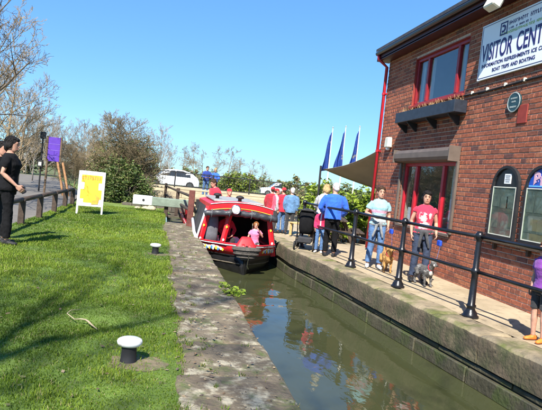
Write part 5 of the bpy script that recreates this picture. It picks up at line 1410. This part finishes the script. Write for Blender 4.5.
    if cap is None:
        q = random.Random(int(loc[0] * 991 + loc[1] * 77)); X_ = MB()
        for k_ in range(300):
            az = q.uniform(0, 6.2832); front = -math.sin(az); th0 = q.uniform(.02, .9); th1 = th0 + q.uniform(.5, 1.0)
            lim = 1.05 if front > .45 else (2.0 if style != 'long' else 2.5); th1 = min(th1, lim)
            if th1 - th0 < .15: continue
            lift = q.uniform(.98, 1.09); dr = q.uniform(-.25, .25); row = []
            for i_ in range(4):
                th = th0 + (th1 - th0) * i_ / 3; a_ = az + dr * i_ / 3; rr_ = lift + .03 * (i_ == 3)
                p_ = Vector((.087 * math.sin(th) * math.cos(a_) * rr_, .020 + .102 * math.sin(th) * math.sin(a_) * rr_, .038 + .093 * math.cos(th) * rr_)); w_ = Vector((-math.sin(a_), math.cos(a_), 0)) * (.005 if i_ < 3 else .001)
                row += [HT_(p_ - w_), HT_(p_ + w_)]
            X_.add(row, [(2 * i_, 2 * i_ + 1, 2 * i_ + 3, 2 * i_ + 2) for i_ in range(3)])
        tag(X_.build('hair_strands', HAIR[hair], t, fixn=False), kind='stuff')
    if cap is not None:
        Q = MB(); Q.ell(HT_((0, .012, .052)), (.086, .102, .074), 16, 8, HR)
        Q.loft([(0, -.095, .052, .070, .060), (0, -.10, .044, .075, .072)], 14, HT_); grow_mesh(Q, 'cap', cap, t, .009, smooth=2)
        if style == 'short': Q = MB(); Q.ell(HT_((0, .045, .0)), (.076, .068, .065), 12, 8, HR); grow_mesh(Q, 'hair', HAIR[hair], t, .010, fold=.01, smooth=1, tex=HT)
    if face:
        for s_ in (-1, 1): e = MB(); e.ell(HT_((s_ * .031, -.086, .013)), (.0125, .007, .0075), 10, 6, HR); e.build('eye', EYE, t, smooth=True)
        e = MB(); e.tube([HT_((-.024, -.092, -.058)), HT_((0, -.1005, -.056)), HT_((.024, -.092, -.058))], [.003, .006, .003], 6); e.build('mouth', LIP, t, smooth=True)
        for s_ in (-1, 1): e = MB(); e.tube([HT_((s_ * .014, -.100, .040)), HT_((s_ * .034, -.095, .045)), HT_((s_ * .052, -.080, .038))], [.003, .004, .002], 6); e.build('eyebrow', HAIR[hair], t)
    return t, jt

denim = mat('cloth_denim', (.075, .15, .30), .9, .28, 7, .25, 60); denim_dark = mat('cloth_dark_denim', (.028, .04, .075), .9, .3, 7, .25, 60)
black_c = mat('cloth_black', (.007, .007, .008), .95, .3, 9, .2, 60, spec=.2); charcoal = cloth('charcoal', (.03, .03, .034)); white_shoe = mat('shoe_white', (.6, .6, .58), .6, .1, 8)
red_c = cloth('red', (.58, .02, .045)); grey_c = cloth('grey', (.42, .42, .43))

# left bank pair in dark clothes
q = G(17, 245)
person((q.x - .22, q.y, .0), R(96), 1.83, 'person in black T-shirt and black trousers standing on the lawn at left', black_c, black_c, 'black', 'crop', 'short', 'f', J=dict(elbow_r=(-.22, .06, 1.13), wrist_r=(-.20, -.15, .95), elbow_l=(.22, .04, 1.12), wrist_l=(.2, -.14, .92), ankle_r=(-.10, -.05, .085), knee_r=(-.095, -.05, .49)), head=(R(-6), R(6)), hem=.86, bulk=1.2, vox=.010)
person((q.x - .50, q.y + .45, .0), R(60), 1.74, 'dark-haired person in black at the extreme left edge of the picture', black_c, charcoal, 'black', 'bob', 'long', 'f', head=(0, R(5)), vox=.013)

# bridge pair
person((2.12 - .0, 29.2, .32), R(10), 1.66, 'person in dark blue top leaning on the bridge railing, left of the pair', cloth('royal', (.02, .05, .26)), denim, 'brown', 'short', 'long', 'm', J=dict(elbow_l=(.26, -.1, 1.12), wrist_l=(.12, -.32, 1.12), elbow_r=(-.26, -.1, 1.12), wrist_r=(-.12, -.32, 1.12)), lean=R(8), vox=.018, group='people on the bridge')
person((2.60, 29.25, .32), R(-15), 1.60, 'person in brighter blue top on the bridge, right of the pair', cloth('blue', (.03, .13, .55)), charcoal, 'blonde', 'short', 'long', 'm', J=dict(elbow_l=(.26, -.1, 1.12), wrist_l=(.12, -.32, 1.12), elbow_r=(-.26, -.1, 1.12), wrist_r=(-.12, -.32, 1.12)), lean=R(6), vox=.018, group='people on the bridge')

# people on the boat
deckz = WATER_Z + .18
person((1.60, 16.75, deckz + .27), R(-62), 1.63, 'passenger in red jacket with grey hair standing behind the boat roof', red_c, black_c, 'brown', 'short', 'long', 'm', lean=R(14), head=(0, R(8)), top_fit=.03, hem=.82, vox=.014, group='people on the boat')
person((1.98, 16.75, deckz + .02), R(20), 1.63, 'smaller passenger in red cap and red top behind the boat roof', red_c, black_c, 'brown', 'short', 'long', 'f', cap=cloth('cap_red', (.6, .015, .03)), vox=.014, group='people on the boat')
pinkm = zone(cloth('pink', (.72, .20, .36)), (.75, .72, .74), (-.06, 1.1), (.05, 1.3), soft=.02)
person((BX + .36, BY + 1.0, WATER_Z + .20), R(-8), 1.18, 'child with ginger hair in pink top seated in the boat bow', pinkm, charcoal, 'ginger', 'messy', 'short', 'f', pz=-.32,
       J=dict(knee_l=(.12, -.30, .58), ankle_l=(.12, -.22, .26), knee_r=(-.12, -.30, .58), ankle_r=(-.12, -.22, .26), elbow_l=(.26, -.08, 1.2), wrist_l=(.12, -.2, 1.42), elbow_r=(-.24, -.05, 1.15), wrist_r=(-.1, -.3, 1.0)), vox=.010, group='people on the boat')

person((BX - .30, BY + 1.75, WATER_Z + .12), R(15), 1.55, 'passenger in red fleece seated in the shade under the boat roof', red_c, charcoal, 'brown', 'bob', 'long', 'f', pz=-.36,
       J=dict(knee_l=(.12, -.32, .56), ankle_l=(.12, -.28, .2), knee_r=(-.12, -.32, .56), ankle_r=(-.12, -.28, .2), elbow_l=(.25, -.08, 1.15), wrist_l=(.1, -.28, 1.02), elbow_r=(-.24, -.05, 1.15), wrist_r=(-.1, -.28, 1.0)), vox=.012, group='people on the boat')
# quay group by the stern of the boat
q = G(288, 234.5, -.3); person((q.x, q.y, -.3), R(165), 1.68, 'person with white hair in blue denim jacket and dark trousers on the quay', cloth('denim_jacket', (.10, .21, .38), .25), charcoal, 'white', 'short', 'long', 'm', top_fit=.025, hem=.80, vox=.012, face=False, head=(R(20), 0))
q = G(281, 234, -.3); person((q.x, q.y + .25, -.3), R(200), 1.66, 'person in red jacket, red cap and jeans beside the denim jacket', red_c, denim, 'brown', 'short', 'long', 'm', cap=cloth('cap_red2', (.55, .02, .03)), top_fit=.025, hem=.80, vox=.013, face=False)
q = G(274, 234, -.3); person((q.x + .05, q.y + .5, -.3), R(95), 1.60, 'person in pink-red top with grey sleeves, leftmost of the quay group', zone(cloth('pinkred', (.62, .08, .14)), (.40, .40, .42), (-.06, .8), (.06, 1.5), axes='yz', soft=.02), charcoal, 'brown', 'short', 'long', 'f', cap=cloth('cap_red3', (.5, .02, .03)), top_fit=.02, hem=.84, vox=.014)
q = G(269, 233, -.3); person((q.x + .1, q.y + .6, -.3), R(150), 1.64, 'person in dark red cap and crimson coat at the back of the quay group', cloth('crimson', (.35, .015, .03)), black_c, 'brown', 'short', 'long', 'm', cap=cloth('cap_red4', (.42, .02, .03)), top_fit=.02, hem=.8, vox=.015, face=False)

# man in blue, blonde woman, child, pushchair
q = G(325, 257)
person((3.74, 11.5, 0), R(165), 1.65, 'white-haired person in royal blue sweater and black trousers at the railing', cloth('sweater_blue', (.025, .12, .60)), black_c, 'white', 'short', 'long', 'm', bulk=1.06, top_fit=.018, hem=.86, lean=R(6), head=(R(25), R(5)), vox=.010, face=False,
       J=dict(elbow_l=(.30, -.06, 1.13), wrist_l=(.18, -.24, 1.0), elbow_r=(-.30, -.04, 1.12), wrist_r=(-.22, -.22, .98)))
q = G(309, 250)
person((3.74, 12.35, 0), R(150), 1.62, 'blonde person in pale grey top leaning forward beside the blue sweater', grey_c, charcoal, 'blonde', 'bob', 'long', 'f', lean=R(14), head=(R(30), R(8)), vox=.011, face=False,
       J=dict(elbow_l=(.25, -.14, 1.15), wrist_l=(.16, -.36, 1.05), elbow_r=(-.25, -.14, 1.15), wrist_r=(-.2, -.36, 1.05)))
person((3.62, 11.95, 0), R(-25), 1.08, 'small child in red body warmer and jeans in front of the blue sweater', zone(cloth('child_red', (.62, .02, .10)), (.75, .72, .72), (-.02, .88), (.02, 1.44), soft=.008), denim, 'brown', 'bob', 'long', 'f', shoes=white_shoe, top_fit=.02, vox=.013)
# pushchair
pc = thing('pushchair', (3.42, 12.45, 0), 'black pushchair with folded hood near the railing end', 'pushchair', R(160)); pc.scale = (.9, .9, .9)
mb = MB(); mb.loft([(0, .05, .42, .17, .20), (0, .08, .55, .20, .22), (0, .16, .75, .20, .14), (0, .20, .98, .19, .10)], 14, pw=.7); mb.build('seat', black_c, pc, smooth=True)
mb = MB(); n = 10; rows = []
for i in range(7):
    a = R(-20 + i * 22); rows.append([(.23 * math.cos(math.pi * k / 9), .10 - .26 * math.cos(a) * math.sin(math.pi * k / 9) ** .5, .80 + .30 * math.sin(a) * math.sin(math.pi * k / 9) ** .5) for k in range(n)])
mb.add([p_ for r_ in rows for p_ in r_], [(i * n + k, i * n + k + 1, (i + 1) * n + k + 1, (i + 1) * n + k) for i in range(6) for k in range(n - 1)]); mb.build('hood', charcoal, pc, smooth=True)
for sx in (-1, 1):
    mb = MB(); mb.tube([(sx * .23, -.30, .12), (sx * .23, .12, .55), (sx * .23, .38, 1.02), (sx * .2, .46, 1.06)], .014, 7); mb.build('frame_tube', M['black_paint'], pc, smooth=True)
    mb = MB(); mb.tube([(sx * .23, .34, .12), (sx * .23, .0, .52)], .014, 7); mb.build('frame_tube', M['black_paint'], pc)
    for yy in (-.30, .34):
        w = MB(); w.lathe([(.09, -.02), (.11, -.018), (.11, .018), (.09, .02), (.02, .022)], (sx * .25, yy, .11), 14, 'x'); w.build('wheel', M['rubber'], pc)
mb = MB(); mb.tube([(-.2, .46, 1.06), (.2, .46, 1.06)], .018, 7); mb.build('handle', M['rubber'], pc)
mb = MB(); mb.box((0, .12, .26), (.36, .40, .16), b=.03); mb.build('basket', charcoal, pc)

# seated person at the picnic table
person((4.75, 15.35, -.10), R(100), 1.62, 'seated person in white and pink patterned top at the picnic table', layer(cloth('white_top', (.70, .66, .66)), (.40, .16, .22), 9, .52, .60), charcoal, 'blonde', 'short', 'long', 'm', pz=-.40, vox=.013,
       J=dict(knee_l=(.12, -.42, .52), ankle_l=(.12, -.45, .085), knee_r=(-.12, -.42, .52), ankle_r=(-.12, -.45, .085), elbow_l=(.25, -.12, 1.12), wrist_l=(.1, -.36, 1.1), elbow_r=(-.25, -.12, 1.12), wrist_r=(-.1, -.36, 1.1)))

# woman in pale blue with ginger dog
tee = zone(zone(cloth('pale_blue', (.27, .52, .58), .08), (.70, .30, .42), (-.3, 1.165), (.3, 1.215), soft=.02, wob=.02), (.48, .55, .56), (-.3, 1.0), (.3, 1.12), soft=.04, wob=.04)
wl_, _ = person((4.30, 10.25, 0), R(-14), 1.66, 'person in pale blue T-shirt with pink band and jeans walking a dog', tee, denim, 'brown', 'short', 'short', 'f', hem=.93, shoes=white_shoe, head=(R(6), 0), bulk=1.06, vox=.0095,
       J=dict(elbow_r=(-.27, .0, 1.14), wrist_r=(-.12, -.18, 1.08), elbow_l=(.225, .05, 1.12), wrist_l=(.205, -.08, .90), ankle_r=(-.12, .03, .085), ankle_l=(.11, -.06, .085), knee_l=(.10, -.05, .49)))
# jacket tied round her waist
# woman in red printed top with grey dog
tee2 = zone(cloth('red_print', (.60, .025, .07), .08), (.78, .76, .74), (-.105, 1.02), (.085, 1.30), soft=.02, wob=.06, wscale=14, noise_fill=(13, .40, .52))
wr_, _ = person((4.64, 8.95, 0), R(-18), 1.66, 'person with black hair in red top with white print walking a grey dog', tee2, denim_dark, 'black', 'crop', 'cap', 'f', hem=.92, shoes=M['black_matt'], head=(R(-4), R(3)), bulk=1.03, vox=.0095,
       J=dict(elbow_r=(-.225, .05, 1.13), wrist_r=(-.21, -.02, .89), elbow_l=(.225, .05, 1.12), wrist_l=(.215, -.13, .93), ankle_r=(-.11, .04, .085), ankle_l=(.10, -.07, .085), knee_l=(.10, -.06, .49)))
def tied_jacket(par, m, seed):
    q = random.Random(seed); mb = MB()
    mb.loft([(0, .005, .90, .185, .145), (0, .0, .96, .178, .138), (0, 0, 1.0, .165, .125)], 16)
    mb.loft([(0, .10, .55, .15, .03), (0, .11, .75, .17, .04), (0, .10, .95, .165, .05)], 14)
    for s_ in (-1, 1): mb.tube([(s_ * .03, -.14, .96), (s_ * .06, -.16, .82), (s_ * .09 + q.uniform(-.02, .02), -.14, .66)], [.03, .028, .022], 8)
    mb.ell((0, -.145, .95), (.05, .035, .035), 10, 6)
    grow_mesh(mb, 'tied_jacket', m, par, .011, fold=.014)
tied_jacket(wl_, cloth('grey_jacket', (.22, .23, .24), .3), 1); tied_jacket(wr_, cloth('dark_jacket', (.05, .05, .055), .3), 2)

def dog(loc, rz, h, label, m, ear='drop', name='dog', face_m=None, tail_up=True):
    """faces local -Y; h is the height at the shoulder"""
    t = thing(name, loc, label, 'dog', rz); k = h / .50; t.scale = (k, k, k); B = MB()
    ring = [(-.34, .40, .075, .09), (-.28, .385, .105, .135), (-.16, .375, .118, .15), (.0, .395, .105, .125), (.14, .41, .092, .105), (.26, .41, .098, .115), (.33, .40, .06, .07)]
    rings = [[(rx * math.cos(6.2832 * a / 14), y, z + rz_ * math.sin(6.2832 * a / 14)) for a in range(14)] for y, z, rx, rz_ in ring]; B.rings(rings)
    B.tube([(0, -.24, .44), (0, -.33, .53), (0, -.39, .60)], [.10, .08, .07], 10)                      # neck
    B.ell((0, -.43, .635), (.072, .085, .07), 12, 8); B.tube([(0, -.46, .625), (0, -.54, .605), (0, -.585, .60)], [.048, .036, .028], 10)
    for s_ in (-1, 1):
        if ear == 'drop': B.tube([(s_ * .05, -.41, .69), (s_ * .085, -.41, .665), (s_ * .095, -.42, .59)], [.02, .026, .014], 8)
        else: B.tube([(s_ * .045, -.41, .67), (s_ * .06, -.40, .73), (s_ * .065, -.41, .77)], [.028, .02, .006], 8)
        B.tube([(s_ * .075, -.24, .40), (s_ * .085, -.20, .27), (s_ * .085, -.23, .14), (s_ * .085, -.235, .05)], [.065, .042, .028, .026], 10); B.ell((s_ * .085, -.26, .028), (.034, .05, .028), 8, 6)
        B.tube([(s_ * .07, .24, .40), (s_ * .085, .17, .28), (s_ * .085, .29, .16), (s_ * .085, .27, .05)], [.085, .060, .030, .027], 10); B.ell((s_ * .085, .245, .028), (.034, .05, .028), 8, 6)
    B.tube([(0, .31, .44), (0, .40, .52 if tail_up else .38), (0, .42, .64 if tail_up else .25)], [.035, .03, .014], 8)
    grow_mesh(B, 'body', m, t, .010, fold=.012, smooth=2, tex=HT)
    q = random.Random(int(loc[0] * 100)); X_ = MB(); cx_ = Vector((0, 0, .38))
    for k_ in range(2600):
        f_ = B.f[q.randrange(len(B.f))]
        if len(f_) > 4: continue
        a_, b_, c_ = (Vector(B.v[i_]) for i_ in f_[:3]); u_, v_ = q.random(), q.random()
        p_ = a_ + (b_ - a_) * u_ + (c_ - b_) * v_ * u_; n_ = (b_ - a_).cross(c_ - a_)
        if n_.length < 1e-9 or p_.y < -.44 or p_.z < .06: continue
        n_.normalize(); d_ = (p_ - Vector((0, p_.y, .40 if p_.z > .3 else p_.z))); n_ = n_ if n_.dot(d_) > 0 else -n_
        l_ = (n_ * .4 + Vector((q.uniform(-.3, .3), .7, -.6))).normalized() * q.uniform(.015, .04); w_ = l_.cross(n_).normalized() * .004
        X_.add([p_ - w_, p_ + w_, p_ + n_ * .004 + l_], [(0, 1, 2)])
    tag(X_.build('fur_tufts', m, t, fixn=False), kind='stuff')
    e = MB(); e.ell((0, -.607, .61), (.018, .012, .014), 8, 6); e.build('nose', M['black_matt'], t, smooth=True)
    for s_ in (-1, 1): e = MB(); e.ell((s_ * .035, -.495, .655), (.010, .008, .010), 8, 6); e.build('eye', EYE, t, smooth=True)
    e = MB(); e.tube([(.085 * math.cos(a), -.325 + .02 * math.sin(a), .52 + .085 * math.sin(a)) for a in np.linspace(0, 6.283, 17)], .012, 6, cap=False); e.build('collar', red_c, t)
    if face_m: e = MB(); e.ell((0, -.50, .60), (.052, .07, .045), 12, 8); e.ell((0, -.30, .38), (.07, .06, .09), 10, 8); grow_mesh(e, 'white_blaze', face_m, t, .010, fold=.008, smooth=1, tex=HT)
    return t
q = G(389, 273); dog((q.x + .0, q.y + .2, 0), R(-12), .38, 'small ginger dog standing between the two dog walkers', M['ginger_fur'], 'drop')
q = G(436, 289); GD = (q.x - .1, q.y + .30 - .23, .33); dog((q.x - .1, q.y + .30, 0), R(2), .34, 'grey and white shaggy dog at the feet of the red top', M['grey_fur'], 'prick', face_m=mat('white_fur', (.55, .52, .48), .95, .2, 20, .5, 60), tail_up=False)
# lead reels and leads
def lead(hand, dogneck, label):
    t = thing('dog_lead', hand, label, 'lead'); mb = MB(); mb.box((0, -.02, -.03), (.05, .14, .11), b=.02); mb.build('reel', mat('reel_blue', (.02, .07, .50), .4, .1, 5), t)
    d = Vector(dogneck) - Vector(hand); mb = MB()
    mb.tube([Vector((0, -.06, -.06)) + (d - Vector((0, -.06, -.06))) * s_ + Vector((0, 0, -.12 * math.sin(math.pi * s_))) for s_ in np.linspace(0, 1, 9)], .006, 5); mb.build('cord', M['sign_navy'], t)
lead((4.52, 10.06, .82), (4.38, 9.55, .42), 'blue lead reel and cord between pale blue T-shirt and ginger dog')
lead((4.86, 8.74, .79), GD, 'blue lead reel and cord between red top and grey dog')

# child at the right edge with an orange toy
person((4.42, 5.46, 0), R(-80), 1.18, 'child in purple top and dark leggings cut off by the right edge', cloth('purple_top', (.20, .05, .30)), charcoal, 'auburn', 'bob', 'short', 'f', shoes=mat('shoe_orange', (.75, .20, .03), .6, .15, 8), legs='shorts', vox=.010, lean=R(4))
